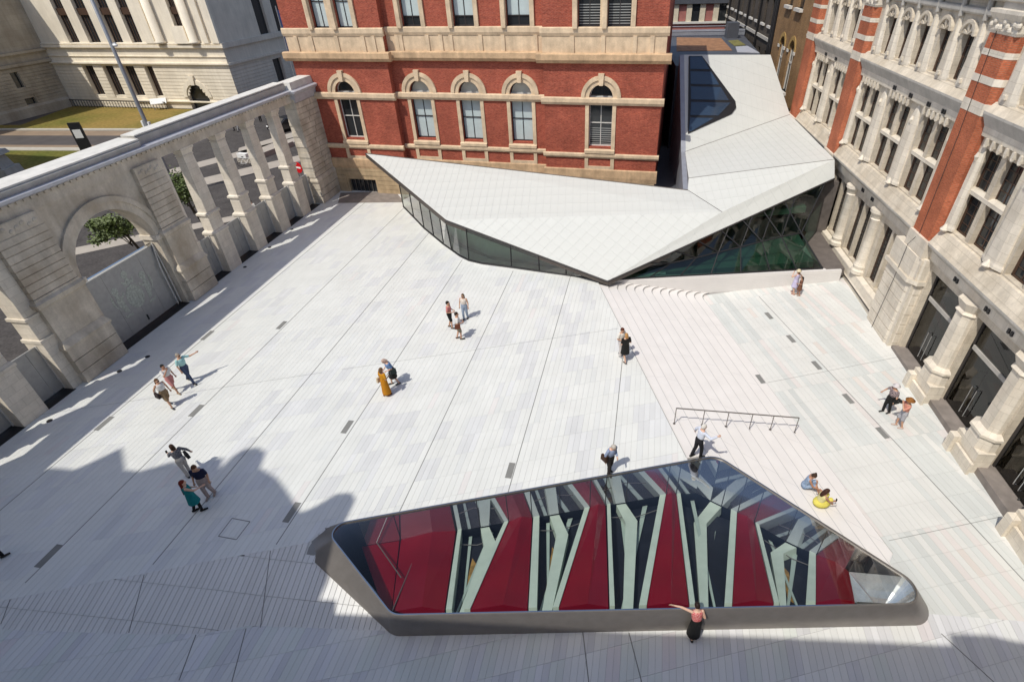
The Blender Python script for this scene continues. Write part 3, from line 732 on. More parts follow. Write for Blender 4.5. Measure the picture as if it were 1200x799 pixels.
# polished funnel at the right-hand tip
fun = MB(); A0, A1 = crease(995), front(1008); apex = Vector((9.4, 10.05, -0.75))
tip = [Vector((LOOP[i][0], LOOP[i][1], RIMZ - 0.09)) for i in range(nL) if LOOP[i][0] > 9.1]
seq = [A0] + [t for t in tip] + [A1 + Vector((0.0, 0, 0.05))]
for p, q in zip(seq, seq[1:]):
    n_ = 5
    for k in range(n_):
        s0, s1 = k / n_, (k + 1) / n_; f = lambda v, s: v.lerp(apex, s) - Vector((0, 0, 0.12 * math.sin(math.pi * s)))
        fun.add([f(p, s0), f(q, s0), f(q, s1), f(p, s1)], [(0, 1, 2, 3)])
fun.add([A0, A1, apex], [(0, 1, 2)])
fun.build('polished_tip', 'polished', sky_t, smooth=True, fixn=True)
lin_mb = MB()
lin_mb.loft([[(p[0], p[1], RIMZ - 0.12) for p in LOOP], [(p[0] + n.x * 0.02, p[1] + n.y * 0.02, -3.2) for p, n in zip(LOOP, OUTN)]], cap=False)
lin_mb.add([(p[0], p[1], -3.2) for p in LOOP], [tuple(range(nL))])
lin_mb.build('well_lining', 'well_dark', sky_t, fixn=True)

# ================================================================== WHITE FOLDED PAVILION
pav = thing('entrance_pavilion', 'white tiled folded-roof entrance pavilion with green glass walls', 'building')
T_ = gy(428, 180, 41.3); K_ = gz(522, 258, 2.6); N_ = gz(712, 329.5, 0.32); R2 = gx(978, 209, 15.4); R1 = gx(978, 187, 15.4)
V3 = gy(846, 248.5, 34.0); RW = gx(925.6, 134.5, 15.4); L2 = gy(807, 209, 38.2)
def on3(px, py, a, b, c): return on_plane(px, py, a, (b - a).cross(c - a).normalized())
V2 = on3(806, 223, V3, R1, L2); L1 = on3(803, 178, L2, R1, RW)
TR = gy(903, 64.5, 55.0); TL = on3(801, 64.5, L1, RW, TR)
roof_tris = [(T_, K_, V3), (T_, V3, V2), (K_, N_, V3), (N_, R2, R1), (N_, R1, V3), (V3, R1, L2), (V3, L2, V2), (L2, R1, RW), (L2, RW, L1), (L1, RW, TR), (L1, TR, TL)]
def plane_z(a, b, c):
    n = (b - a).cross(c - a); return lambda x, y: a.z - (n.x * (x - a.x) + n.y * (y - a.y)) / n.z
ROOFP = [([tuple(p.xy) for p in t], plane_z(*t)) for t in roof_tris]
def roofz(x, y):
    for poly, f in ROOFP:
        if pip((x, y), poly): return f(x, y)
    return None
shell = MB()
for poly, f in ROOFP: shell.prism(poly, lambda x, y, f=f: f(x, y) - 0.30, lambda x, y, f=f: f(x, y) - 0.022)
roof = shell.build('roof', 'dark_fascia', pav)
bed = MB()
for poly, f in ROOFP: bed.add([(x, y, f(x, y) - 0.012) for x, y in poly], [(0, 1, 2)])
bed.build('tile_bed', 'roof_joint', roof, fixn=False)
rp = []
for n_, (poly, f) in enumerate(ROOFP):
    ang = (48, -36) if n_ in (2, 3, 4) else (93, 3)
    sz = (0.62, 0.62) if n_ in (2, 3, 4) else (0.5, 1.0)
    for q, _ in lay(list(poly), (0, 30), ang[0], ang[1], sz[0], sz[1], 0.012, lambda i, j: None):
        cx = sum(p[0] for p in q) / len(q); cy = sum(p[1] for p in q) / len(q); d = Vector((cx, cy, f(cx, cy))) - EYE; dep = d.dot(FW)
        rp.append((abs(parea(q)) / dep ** 2, q if parea(q) > 0 else q[::-1], f))
rp.sort(key=lambda t: -t[0]); rr = MB()
for k, (a, q, f) in enumerate(rp):
    n = len(q); mb = MB() if k < 300 else rr; off = (q[0][0], q[0][1], f(*q[0])) if k < 300 else (0, 0, 0)
    mb.add([(x - off[0], y - off[1], f(x, y) - off[2]) for x, y in q] + [(x - off[0], y - off[1], f(x, y) - 0.014 - off[2]) for x, y in q], [tuple(range(n))] + [(i, n + i, n + (i + 1) % n, (i + 1) % n) for i in range(n)])
    if k < 300: o = mb.build('roof_tile', 'roof_tile', roof); o.location = off
stuff(rr.build('roof_tiles', 'roof_tile', roof))
# dark edge trim and the fold lines
def bar(name, m, pts, r, parent=pav, n=6): return MB().tube(pts, r, n).build(name, m, parent)
UP = Vector((0, 0, 0.01))
bar('edge_trim', 'dark_fascia', [V2, T_, K_], 0.045); bar('edge_trim', 'window_dark', [K_ - UP * 3, N_ - UP * 3, R2 - UP * 3], 0.06)
for a, b in ((V2, V3), (L1, RW), (L2, R1)): bar('fold_gutter', 'rail_metal', [a + UP * 0.5, b + UP * 0.5], 0.022)
# roof light in the far wing
f5 = plane_z(L1, RW, TR); f6 = plane_z(L1, TR, TL)
def on_roof(px, py): return on_plane(px, py, L1, (TR - L1).cross(TL - L1).normalized() if True else None)
rl = [on_roof(*p) for p in ((807, 67), (822, 67), (861, 120), (862, 127), (857, 134), (806, 157))]
n_rl = (TR - L1).cross(TL - L1).normalized(); n_rl = n_rl if n_rl.z > 0 else -n_rl
rl_o = MB().add([p + n_rl * 0.12 for p in rl] + [p - n_rl * 0.25 for p in rl], [tuple(range(6)), tuple(range(11, 5, -1))] + [(i, 6 + i, 6 + (i + 1) % 6, (i + 1) % 6) for i in range(6)]).build('roof_light', 'black_metal', roof, fixn=True)
cen = sum(rl, Vector()) / 6
rows = [(0.0, 0.2), (0.2, 0.4), (0.4, 0.6), (0.6, 0.8), (0.8, 1.0)]
for t0, t1 in rows:
    def row(t):
        l = rl[0].lerp(rl[5], t); y = l
        edge_r = [rl[1], rl[2], rl[3], rl[4], rl[5]]
        py0 = lerp(67, 157, t)
        if py0 < 127: r = rl[1].lerp(rl[3], (py0 - 67) / 60)
        else: r = rl[3].lerp(rl[5], (py0 - 127) / 30)
        return l.lerp(r, 0.05), l.lerp(r, 0.93)
    a, b = row(t0 + 0.012); c, d = row(t1 - 0.02)
    MB().add([p + n_rl * 0.135 for p in (a, b, d, c)], [(0, 1, 2, 3)]).build('roof_light_pane', 'pane_sky', rl_o) if 'pane_sky' in MATS else MB().add([p + n_rl * 0.135 for p in (a, b, d, c)], [(0, 1, 2, 3)]).build('roof_light_pane', mat('pane_sky', (0.03, 0.05, 0.085), 0.08, 0.05, spec=0.8), rl_o)
# left-hand glass: panes between dark mullions from the paving to the roof
gb = [(-16.84, 41.37), (-15.3, 39.25), (-13.85, 37.23), (-12.7, 35.85), (-11.59, 34.52), (-10.75, 33.62), (-9.95, 32.75), (-9.2, 32.15), (-8.2, 31.75), (-6.1, 31.31), (-4.2, 30.87), (-2.4, 30.47), (-0.8, 30.13)]
ctop = []
for i, (x, y) in enumerate(gb):
    if i < 5: z = roofz(x, y); ctop.append(Vector((x, y, (z or 3.6) - 0.25)))
    else: t = min(1, max(0, (x - K_.x) / (N_.x - K_.x))); p = K_.lerp(N_, t); ctop.append(p - Vector((0, 0, 0.05)))
for i in range(len(gb) - 1):
    a, b = Vector((*gb[i], 0.02)), Vector((*gb[i + 1], 0.02)); 
    MB().add([a, b, ctop[i + 1], ctop[i]], [(0, 1, 2, 3)]).build('glass_pane', 'glass_pale', pav)
for i in range(len(gb)):
    if i not in (6, 8): bar('mullion', 'black_metal', [Vector((*gb[i], 0.0)), ctop[i]], 0.045)
bar('sill_rail', 'black_metal', [Vector((*p, 0.06)) for p in gb] + [Vector((N_.x, N_.y + 0.4, 0.06))], 0.07)
# right-hand glass: two leaning tiers
BX = [(725, 327.2), (761, 325.2), (797, 323.3), (833, 321.5), (868, 319.7), (902.5, 317.8), (934, 316.2), (964, 314.6)]
TX = [(735, 318.5), (757, 313.5), (786, 308.5), (816, 302), (842, 295.5), (868, 289.5), (893, 283), (916, 277.5), (939, 273)]
base = [gz(*p, 0.03) for p in BX]; 
tl, tr_ = gy(757, 315, 31.0), gy(939, 273, 34.0); tn = (tr_ - tl).cross(Vector((0, 0, 1))).normalized()
tran = [on_plane(px, py, tl, tn) for px, py in TX]
for p in tran: p.z = max(p.z, 0.06)
en = (R2 - N_).cross(Vector((0, 0, 1))).normalized()
def on_edge(px, py): p = on_plane(px, py, N_, en); t = (p.x - N_.x) / (R2.x - N_.x); return N_.lerp(R2, max(0.02, min(0.97, t))) - Vector((0, 0, 0.1))
for i in range(len(base) - 1):
    MB().add([base[i], base[i + 1], tran[i + 2], tran[i + 1]], [(0, 1, 2, 3)]).build('glass_pane', 'glass_green', pav)
MB().add([base[0], tran[1], tran[0]], [(0, 1, 2)]).build('glass_pane', 'glass_green', pav)
tops = [N_.lerp(R2, lerp(0.03, 0.955, i / 8)) - Vector((0, 0, 0.1)) for i in range(9)]
for i in range(8): MB().add([tran[i], tran[i + 1], tops[i + 1], tops[i]], [(0, 1, 2, 3)]).build('glass_pane', 'glass_green', pav)
for i in range(len(base)): bar('mullion', 'black_metal', [base[i], tran[i + 1]], 0.04)
for i in range(2, 9):
    px, py = TX[i]; bar('mullion', 'black_metal', [tran[i], on_edge(px - 21, py - 29)], 0.04)
for i in range(4, 8):
    px, py = TX[i]; bar('mullion', 'black_metal', [tran[i], on_edge(px + 14, py - 38)], 0.03)
bar('transom', 'black_metal', tran, 0.05); bar('sill_rail', 'black_metal', base, 0.06)
bar('mullion', 'black_metal', [tran[-1], tops[-1]], 0.04); bar('mullion', 'black_metal', [base[-1], tran[-1]], 0.05)
# rooms seen dimly through the glass
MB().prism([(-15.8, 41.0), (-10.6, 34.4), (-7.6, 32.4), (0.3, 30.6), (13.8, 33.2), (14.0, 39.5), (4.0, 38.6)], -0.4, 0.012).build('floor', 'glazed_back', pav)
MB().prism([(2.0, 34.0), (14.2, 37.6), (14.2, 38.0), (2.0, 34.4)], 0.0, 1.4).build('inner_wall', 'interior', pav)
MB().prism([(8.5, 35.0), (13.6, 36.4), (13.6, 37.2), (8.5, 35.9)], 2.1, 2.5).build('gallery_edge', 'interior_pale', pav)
MB().prism([(-15.6, 41.2), (-10.2, 34.6), (-8.0, 33.0), (-1.6, 31.3), (-1.6, 31.5), (-8.0, 33.3), (-10.2, 34.9), (-15.6, 41.5)], 0.0, lambda x, y: max(0.3, (roofz(x, y) or 0.8) - 0.35)).build('inner_wall', 'reflection_pale', pav)  # pale board added behind the left glass to imitate its reflections
struct(MB().prism([(14.25, 32.15), (15.45, 32.32), (15.6, 38.0), (14.7, 38.0), (13.4, 35.4)], -0.5, 0.006).build('slate_strip', 'slate'))
MB().prism([(14.6, 37.9), (15.9, 37.9), (15.9, 38.4), (14.2, 38.4)], 0.0, 3.7).build('side_wall', 'slate', pav)
# left wall and gutter of the far wing
for a, b, nm in ((V2, L1, 'wing_wall'), (L1, TL, 'wing_wall')):
    d = (b - a).normalized(); s = Vector((-0.32, 0, 0))
    MB().add([a + s, b + s, b + Vector((0.04, 0, 0)), a + Vector((0.04, 0, 0)), Vector((a.x - 0.32, a.y, -0.4)), Vector((b.x - 0.32, b.y, -0.4)), Vector((b.x + 0.04, b.y, -0.4)), Vector((a.x + 0.04, a.y, -0.4))],
             [(0, 1, 2, 3), (0, 4, 5, 1), (3, 2, 6, 7), (0, 3, 7, 4), (1, 5, 6, 2)]).build(nm, 'zinc', pav, fixn=True)
struct(MB().box(3.2, 6.2, 39.0, 56.0, -0.3, 0.9).build('alley_floor', 'lead_dark'))

# ================================================================== RED BRICK WING
RA = math.radians(6.4)
red = thing('red_brick_building', 'red brick museum wing with buff stone bands and round-headed windows', 'building', (-25.68, 45.9, -1.19), -RA)
red.scale = (1.07, 1.07, 1.07)                           # bay width and storey height as surveyed
def rband(name, m, z0, z1, proj, slope=0.0, segs=None):
    for a, b, d in segs or ((0.5, 8.1, -0.6), (8.1, 19.6, 0.0), (19.6, 27.7, -0.6)):
        ea = a - (proj if d < 0 and a < 1 else 0) + (proj if d == 0 else -proj * (a > 10)); eb = b + (proj if d < 0 else -proj)
        if d == 0: ea, eb = a + 0.0, b - 0.0
        MB().profile([(d - proj * 0.55, z0), (d - proj, z0 + (z1 - z0) * 0.35), (d - proj, z1 - 0.06), (d - proj * 0.75, z1), (d + 0.05, z1 + slope), (d + 0.05, z0)], ea, eb).build(name, m, red, fixn=True)
arched = [(3.45, 5.05, -0.6), (9.2, 10.8, 0.0), (13.05, 14.63, 0.0), (16.92, 18.53, 0.0), (22.78, 24.42, -0.6)]
upper = [(3.0, 4.23, -0.6), (4.85, 6.07, -0.6), (9.48, 10.9, 0.0), (13.26, 14.77, 0.0), (17.02, 18.65, 0.0), (21.97, 23.42, -0.6), (23.88, 25.37, -0.6)]
for a, b, d in ((0.5, 8.1, -0.6), (8.1, 19.6, 0.0), (19.6, 27.7, -0.6)):
    ops = [(u0, u1, 5.5, 8.86, True) for u0, u1, dd in arched if a < u0 < b] + [(u0, u1, 13.06, 16.4, False) for u0, u1, dd in upper if a < u0 < b]
    mb = MB(); wall(mb, a, b, 3.0, 18.6, ops, d, 0.42)
    if d < 0:
        for u in (a, b): mb.add([(u, d, 3.0), (u, 0.02, 3.0), (u, 0.02, 18.6), (u, d, 18.6)], [(0, 1, 2, 3)])
    mb.build('wall', 'brick_red', red)
    ops = []
    if a < 1: ops = [(2.75, 5.2, 0.85, 2.2, False)]
    mb = MB(); wall(mb, a, b, -0.4, 3.02, ops, d - 0.06, 0.4)
    if d < 0:
        for u in (a, b): mb.add([(u, d - 0.06, -0.4), (u, 0.02, -0.4), (u, 0.02, 3.02), (u, d - 0.06, 3.02)], [(0, 1, 2, 3)])
    bs = mb.build('basement_wall', 'yellow_stone', red)
    for k in range(9 if a < 1 else 0):
        z = 0.0 + k * 0.36
        for g0, g1 in gaps(a, b, [(2.6, 5.35)] if 0.5 < z < 2.2 else []): MB().box(g0, g1, d - 0.1, d - 0.03, z + 0.015, z + 0.35).build('stone_course', 'yellow_stone', bs)
MB().box(0.52, 27.68, 0.5, 18.0, -0.4, 18.55).build('wall', 'brick_red', red)
MB().box(0.2, 28.0, -0.9, 18.2, 18.56, 19.1).build('parapet', 'buff', red)
rband('plinth_band', 'buff', 3.0, 3.9, 0.14); rband('string_course', 'buff_light', 4.7, 5.05, 0.16); rband('impost_course', 'buff_light', 8.36, 8.84, 0.2)
rband('cornice', 'buff', 10.97, 11.58, 0.42); rband('sill_course', 'buff_light', 12.56, 13.08, 0.16)
for a, b, d in ((0.5, 8.1, -0.6), (8.1, 19.6, 0.0), (19.6, 27.7, -0.6)):
    mb = MB(); mb.box(a - (0.03 if d < 0 else 0), b + (0.03 if d < 0 else 0), d - 0.05, d + 0.03, 11.5, 12.6); mb.build('panel_band', 'buff_light', red)
for u, d in ((1.3, -.6), (2.5, -.6), (4.54, -.6), (6.6, -.6), (7.4, -.6), (8.9, 0), (9.2, 0), (11.2, 0), (12.2, 0), (12.95, 0), (15.1, 0), (16.7, 0), (19.0, 0), (21.6, -.6), (23.65, -.6), (25.7, -.6), (26.8, -.6)):
    MB().box(u - 0.14, u + 0.14, d - 0.13, d, 11.56, 12.58).build('panel_pilaster', 'buff_light', red)
def window(u0, u1, z0, z1, d, kind, arch=False, parent=red):
    """frame with mullion and transom, panes as its sub-parts"""
    cx = (u0 + u1) / 2; r = (u1 - u0) / 2; w = 0.055
    mb = MB().box(u0, u0 + w, d, d + 0.08, z0, z1).box(u1 - w, u1, d, d + 0.08, z0, z1).box(u0, u1, d, d + 0.1, z0, z0 + 0.09).box(cx - 0.025, cx + 0.025, d + 0.01, d + 0.08, z0, z1)
    zm = lerp(z0, z1, 0.48) if kind != 'half' else z0 + 0.62; mb.box(u0, u1, d - 0.01, d + 0.09, zm - 0.03, zm + 0.03)
    if arch: ring_arc(mb, cx, z1, r - 0.07, r, d, d + 0.09, 14)
    fr = mb.build('window', 'window_white' if kind in ('dark', 'slats') and arch else 'window_dark', parent)
    MB().box(u0, u1, d - 0.03, d + 0.1, z1 - 0.09, z1 + 0.02).build('transom', 'window_white' if arch else 'window_dark', fr)
    pm = 'pane_blind' if kind == 'blind' else 'pane_dark'
    for a, b in ((u0 + w, cx - 0.025), (cx + 0.025, u1 - w)):
        for c, e in ((z0 + 0.09, zm - 0.03), (zm + 0.03, z1 - 0.09)):
            if kind == 'half': pm = 'pane_blind' if c > z0 + 0.5 else 'pane_dark'
            MB().box(a, b, d + 0.05, d + 0.065, c, e).build('pane', pm, fr)
    if arch:
        N = 14; P = [(cx - (r - 0.06) * math.cos(math.pi * k / N), z1 + 0.02 + (r - 0.06) * math.sin(math.pi * k / N)) for k in range(N + 1)]
        MB().prismy(P, d + 0.05, d + 0.065).build('pane', 'pane_lunette' if kind == 'blind' else 'pane_dark', fr)
    if kind == 'slats':
        for k in range(8): MB().box(u0 + w, u1 - w, d + 0.03, d + 0.045, z0 + 0.15 + k * 0.15, z0 + 0.2 + k * 0.15).build('blind_slat', 'slat', fr)
    return fr
for k, (u0, u1, d) in enumerate(arched):
    cx = (u0 + u1) / 2; r = (u1 - u0) / 2
    window(u0, u1, 5.5, 8.86, d + 0.3, ('dark', 'blind', 'blind', 'blind', 'slats')[k], True)
    mb = MB(); ring_arc(mb, cx, 8.84, r, r + 0.3, d - 0.08, d + 0.05); ring_arc(mb, cx, 8.84, r + 0.3, r + 0.56, d - 0.16, d + 0.05); mb.build('archivolt', 'buff_light', red)
    MB().prismy([(cx - 0.13, 9.62), (cx + 0.13, 9.62), (cx + 0.2, 10.36), (cx - 0.2, 10.36)], d - 0.26, d + 0.04).build('keystone', 'buff_light', red)
    for s in (-1, 1): MB().box(min(cx + s * r, cx + s * (r + 0.26)), max(cx + s * r, cx + s * (r + 0.26)), d - 0.07, d + 0.05, 5.1, 8.38).build('jamb', 'buff_light', red)
    MB().profile([(d - 0.2, 5.08), (d - 0.2, 5.28), (d + 0.32, 5.5), (d + 0.32, 5.08)], u0 - 0.27, u1 + 0.27).build('sill', 'buff_light', red, fixn=True)
    mb = MB(); f0, f1 = u0 - 0.26, u1 + 0.26
    mb.box(f0, u0, d - 0.08, d + 0.02, 3.9, 4.72).box(u1, f1, d - 0.08, d + 0.02, 3.9, 4.72).box(u0, u1, d - 0.08, d + 0.02, 3.9, 4.12).build('apron_frame', 'buff_light', red)
for k, (u0, u1, d) in enumerate(upper):
    window(u0, u1, 13.06, 16.4, d + 0.26, ('blind', 'blind', 'half', 'half', 'half', 'slats', 'slats')[k])
    for s, u in ((-1, u0), (1, u1)): MB().box(min(u, u + s * 0.3), max(u, u + s * 0.3), d - 0.14, d + 0.03, 13.04, 16.5).build('jamb', 'buff_light', red)
    MB().box(u0 - 0.32, u0 - 0.02, d - 0.3, d - 0.1, 13.0, 16.5).build('colonnette', 'buff_light', red)
bw = boxo('basement_window', 'pane_dark', red, 2.75, 5.2, -0.4, -0.38, 0.85, 2.2)
for k in range(7): boxo('window_bar', 'rail_metal', bw, 2.85 + k * 0.37, 2.89 + k * 0.37, -0.5, -0.46, 0.85, 2.2)
struct(MB().add([gz(*p, 0.012) for p in ((396, 238), (399, 226), (463, 224), (474, 237))], [(0, 1, 2, 3)]).build('basement_strip', 'door_step'))

# ================================================================== STONE SCREEN TOWARDS THE STREET
sa = math.atan2(SD.y, SD.x)
scn = thing('stone_screen', 'weathered pale stone colonnade screen with big arch and square columns', 'screen wall', tuple(S0), sa)
BEAM0, BEAM1 = -14.0, 27.2
MB().box(BEAM0, BEAM1, -0.1, 1.0, 8.1, 8.82).build('frieze', 'stone_screen', scn)
dn = MB()
for k in range(int((BEAM1 - BEAM0) / 0.34)): dn.box(BEAM0 + k * 0.34, BEAM0 + 0.17 + k * 0.34, -0.19, -0.09, 8.6, 8.72)
stuff(dn.build('dentils', 'stone_screen', scn))
MB().profile([(-0.12, 8.7), (-0.36, 8.83), (-0.42, 8.97), (-0.3, 9.0), (1.15, 9.0), (1.22, 8.95), (1.0, 8.7)], BEAM0, BEAM1).build('cornice', 'lead', scn, fixn=True)
MB().profile([(-0.20, 9.0), (-0.26, 9.26), (-0.16, 9.32), (1.0, 9.36), (1.05, 9.0)], BEAM0, 12.3).build('coping', 'stone_grey', scn, fixn=True); MB().add([(BEAM0, -0.2, 9.325), (12.34, -0.2, 9.325), (12.34, 1.02, 9.365), (BEAM0, 1.02, 9.365), (BEAM0, -0.2, 9.40), (12.34, -0.2, 9.40), (12.34, 1.02, 9.44), (BEAM0, 1.02, 9.44)], [(0, 3, 2, 1), (4, 5, 6, 7), (0, 1, 5, 4), (1, 2, 6, 5), (2, 3, 7, 6), (3, 0, 4, 7)]).build('coping_lit_top', 'stone_coping', scn)  # coping face toned dark for its shade, lit top as a paler slab
MB().profile([(0.05, 9.0), (-0.02, 9.42), (0.05, 9.47), (0.8, 9.5), (0.86, 9.0)], 12.3, BEAM1 - 0.4).build('coping', 'stone_grey', scn, fixn=True); MB().box(12.36, BEAM1 - 0.42, 0.0, 0.84, 9.505, 9.57).build('coping_lit_top', 'stone_coping', scn)  # same split: shaded face in the colour, lit top as a slab
# arch bay
mb = MB(); wall(mb, 5.55, 11.15, 0.0, 8.12, [(5.9, 10.8, 0.0, 4.4, True)], -0.04, 1.0)
back = MB(); wall(back, 5.55, 11.15, 0.0, 8.12, [(5.9, 10.8, 0.0, 4.4, True)], 0.96, 0.01)
arch_w = mb.build('arch_wall', 'stone_screen', scn); back.build('arch_back', 'stone_screen', arch_w)
mb = MB(); ring_arc(mb, 8.35, 4.4, 2.45, 2.85, -0.09, 0.02, 24); ring_arc(mb, 8.35, 4.4, 2.85, 3.12, -0.17, 0.0, 24); mb.build('archivolt', 'stone_screen', scn)
for u0, u1 in ((5.55, 6.0), (10.7, 11.15)): MB().box(u0, u1 + 0.02, -0.16, 0.98, 4.2, 4.45).build('impost', 'stone_clean', scn)
def pier(u0, u1, d0, d1, rusticated=True):
    """rusticated pier: plinth courses, plain dado with mouldings, upper courses and a carved block"""
    p = MB().box(u0 + 0.04, u1 - 0.04, d0 + 0.04, d1, 0, 8.14).build('pier_core', 'stone_screen', scn)
    for k in range(3): MB().tbox(u0 - 0.14, u1 + 0.14, d0 - 0.14, d1 + 0.02, 0.02 + k * 0.66, 0.64 + k * 0.66, 0.012).build('plinth_stone', 'stone_screen', p)
    MB().loft([[(u0 - e, d0 - e, z), (u1 + e, d0 - e, z), (u1 + e, d1, z), (u0 - e, d1, z)] for e, z in ((0.18, 1.99), (0.2, 2.1), (0.1, 2.3), (0.02, 2.42))]).build('base_moulding', 'stone_screen', p, fixn=True)
    MB().box(u0, u1, d0, d1, 2.42, 4.2).build('dado', 'stone_screen', p)
    MB().loft([[(u0 - e, d0 - e, z), (u1 + e, d0 - e, z), (u1 + e, d1, z), (u0 - e, d1, z)] for e, z in ((0.02, 4.2), (0.12, 4.3), (0.15, 4.5), (0.04, 4.62), (0.03, 4.72))]).build('dado_moulding', 'stone_screen', p, fixn=True)
    nC = 8; h = (7.55 - 4.74) / nC
    for k in range(nC): MB().tbox(u0, u1, d0, d1, 4.745 + k * h, 4.745 + (k + 1) * h - 0.045, 0.01).build('stone_course', 'stone_screen', p)
    MB().box(u0 + 0.05, u1 - 0.05, d0 + 0.03, d1, 7.56, 8.1).build('carved_block', 'stone_screen', p)
    cv = MB()
    for k in range(7):
        u = lerp(u0 + 0.3, u1 - 0.3, k / 6); cv.ellipsoid((u, d0 + 0.03, 7.8 + 0.1 * math.sin(k * 2.1)), 0.13, 0.05, 0.11, 8, 5)
    cv.build('carving', 'stone_screen', p)
    return p
pier(3.3, 5.58, -0.3, 1.05); pier(11.12, 13.0, -0.3, 1.05)
# end pier against the red wing
ep = MB().box(26.95, 30.4, -0.3, 0.62, 0, 8.9).build('pier_core', 'stone_screen', scn)
for k in range(3): MB().tbox(26.9, 30.62, -0.5, 0.62, 0.02 + k * 0.6, 0.58 + k * 0.6, 0.012).build('plinth_stone', 'stone_screen', ep)
MB().loft([[(27.0 - e, -0.36 - e, z), (30.45 + e, -0.36 - e, z), (30.45 + e, 0.62, z), (27.0 - e, 0.62, z)] for e, z in ((0.14, 1.8), (0.16, 1.92), (0.04, 2.2))]).build('base_moulding', 'stone_screen', ep, fixn=True)
for k in range(14):
    z = 2.22 + k * 0.415; c0 = random.uniform(28.2, 29.2)
    for a, b in ((26.9 + 0.07 * (k % 2), c0), (c0 + 0.03, 30.45)): MB().tbox(a, b, -0.36, 0.62, z, z + 0.375, 0.01).build('stone_course', 'stone_screen', ep)
MB().loft([[(27.0 - e, -0.4 - e, z), (30.5 + e, -0.4 - e, z), (30.5 + e, 0.75, z), (27.0 - e, 0.75, z)] for e, z in ((-0.05, 8.03), (0.05, 8.3), (0.1, 8.6), (0.32, 8.78), (0.36, 8.92), (0.2, 8.98))]).build('cornice', 'lead', ep, fixn=True)
MB().tbox(26.9, 30.4, -0.4, 0.78, 8.98, 9.5, 0.06).build('coping', 'stone_coping', ep)
cols = [15.37, 18.45, 21.58, 24.63, 0.6, -2.5, -5.6, -8.7]
def column(u):
    p = MB().box(u - 0.6, u + 0.6, -0.2, 0.70, 0.0, 2.6).build('pedestal', 'stone_clean', scn)
    sq = lambda e, z, w=0.6: [(u - w - e, -0.2 - e + (0.6 - w), z), (u + w + e, -0.2 - e + (0.6 - w), z), (u + w + e, 0.70 + e - (0.6 - w), z), (u - w - e, 0.70 + e - (0.6 - w), z)]
    MB().loft([sq(0.0, 2.6), sq(0.05, 2.66), sq(0.05, 2.78), sq(-0.06, 2.9)]).build('cap_moulding', 'stone_clean', p, fixn=True)
    MB().loft([sq(-0.1, 2.9), sq(-0.1, 3.85), sq(-0.02, 3.92), sq(-0.02, 4.04), sq(-0.12, 4.12)]).build('die', 'stone_clean', p, fixn=True)
    MB().loft([sq(-0.14, 4.12), sq(-0.15, 5.8), sq(-0.2, 7.6)]).build('shaft', 'stone_clean', p, fixn=True)
    MB().loft([sq(-0.2, 7.6), sq(-0.16, 7.64), sq(-0.2, 7.7), sq(-0.12, 7.95), sq(-0.08, 7.98), sq(-0.08, 8.11)]).build('capital', 'stone_clean', p, fixn=True)
for u in cols: column(u)
for u0, u1 in ((2.68, 3.3), (13.0, 13.4)):
    p = MB().box(u0, u1, -0.05, 0.85, 2.9, 8.1).build('engaged_pilaster', 'stone_clean', scn)
    MB().box(u0 - 0.04, u1, -0.12, 0.9, 0, 2.75).build('pedestal', 'stone_clean', p); MB().box(u0 - 0.08, u1, -0.16, 0.94, 2.75, 2.92).build('cap_moulding', 'stone_clean', p); MB().box(u0 - 0.08, u1, -0.13, 0.94, 3.95, 4.1).build('base_moulding', 'stone_clean', p)
# metal gates between the columns
gps = [(13.45, 14.77), (15.97, 17.85), (19.05, 20.98), (22.18, 24.03), (25.23, 26.78), (1.2, 2.66), (-1.9, 0.0), (-5.0, -3.1)]
for k, (a, b) in enumerate(gps):
    g = thing('metal_gate', 'grey metal gate ' + ('between arch pier and first column', 'between first and second columns', 'between second and third columns', 'between third and fourth columns', 'next to the end pier', 'left of the arch, beside its pier', 'left of the single column', 'farthest left of the arch')[k], 'gate', tuple(S0), sa)
    m_ = (a + b) / 2 + (b - a) * 0.12
    for u0, u1 in ((a, m_ - 0.01), (m_ + 0.01, b)): MB().box(u0, u1, 0.40, 0.46, 0.09, 2.56).build('leaf', 'gate_metal', g)
    MB().box(a, b, 0.38, 0.48, 0.02, 0.10).build('bottom_rail', 'chrome', g)
    MB().box(b - 0.05, b, 0.32, 0.39, 0.05, 2.6).build('edge_post', 'window_white', g)
    MB().box(a - 0.02, b + 0.02, -0.22, 0.55, -0.05, 0.012).build('track_recess', 'black_metal', g)
g = thing('arch_gate', 'tall grey metal gate with faint crest filling the screen arch', 'gate', tuple(S0), sa)
for k in range(4):
    u0 = 5.92 + k * 1.215; MB().box(u0 + 0.006, u0 + 1.21, 0.46, 0.52, 0.09, 3.9).build('leaf', 'gate_metal', g)
MB().box(5.92, 10.78, 0.42, 0.56, 3.9, 4.0).build('top_rail', 'chrome', g); MB().box(5.92, 10.78, 0.43, 0.55, 0.03, 0.1).build('bottom_rail', 'chrome', g)
MB().box(5.9, 10.8, -0.2, 0.62, -0.05, 0.012).build('track_recess', 'black_metal', g)
for u in (10.70, 10.45): MB().tube([(10.74, 0.4, 4.0), (u, 0.3, 2.6), (u, 0.3, 0.1)], 0.035, 6).build('edge_post', 'window_white', g)
MB().box(8.36, 8.42, 0.41, 0.45, 0.3, 0.62).build('lock', 'black_metal', g)
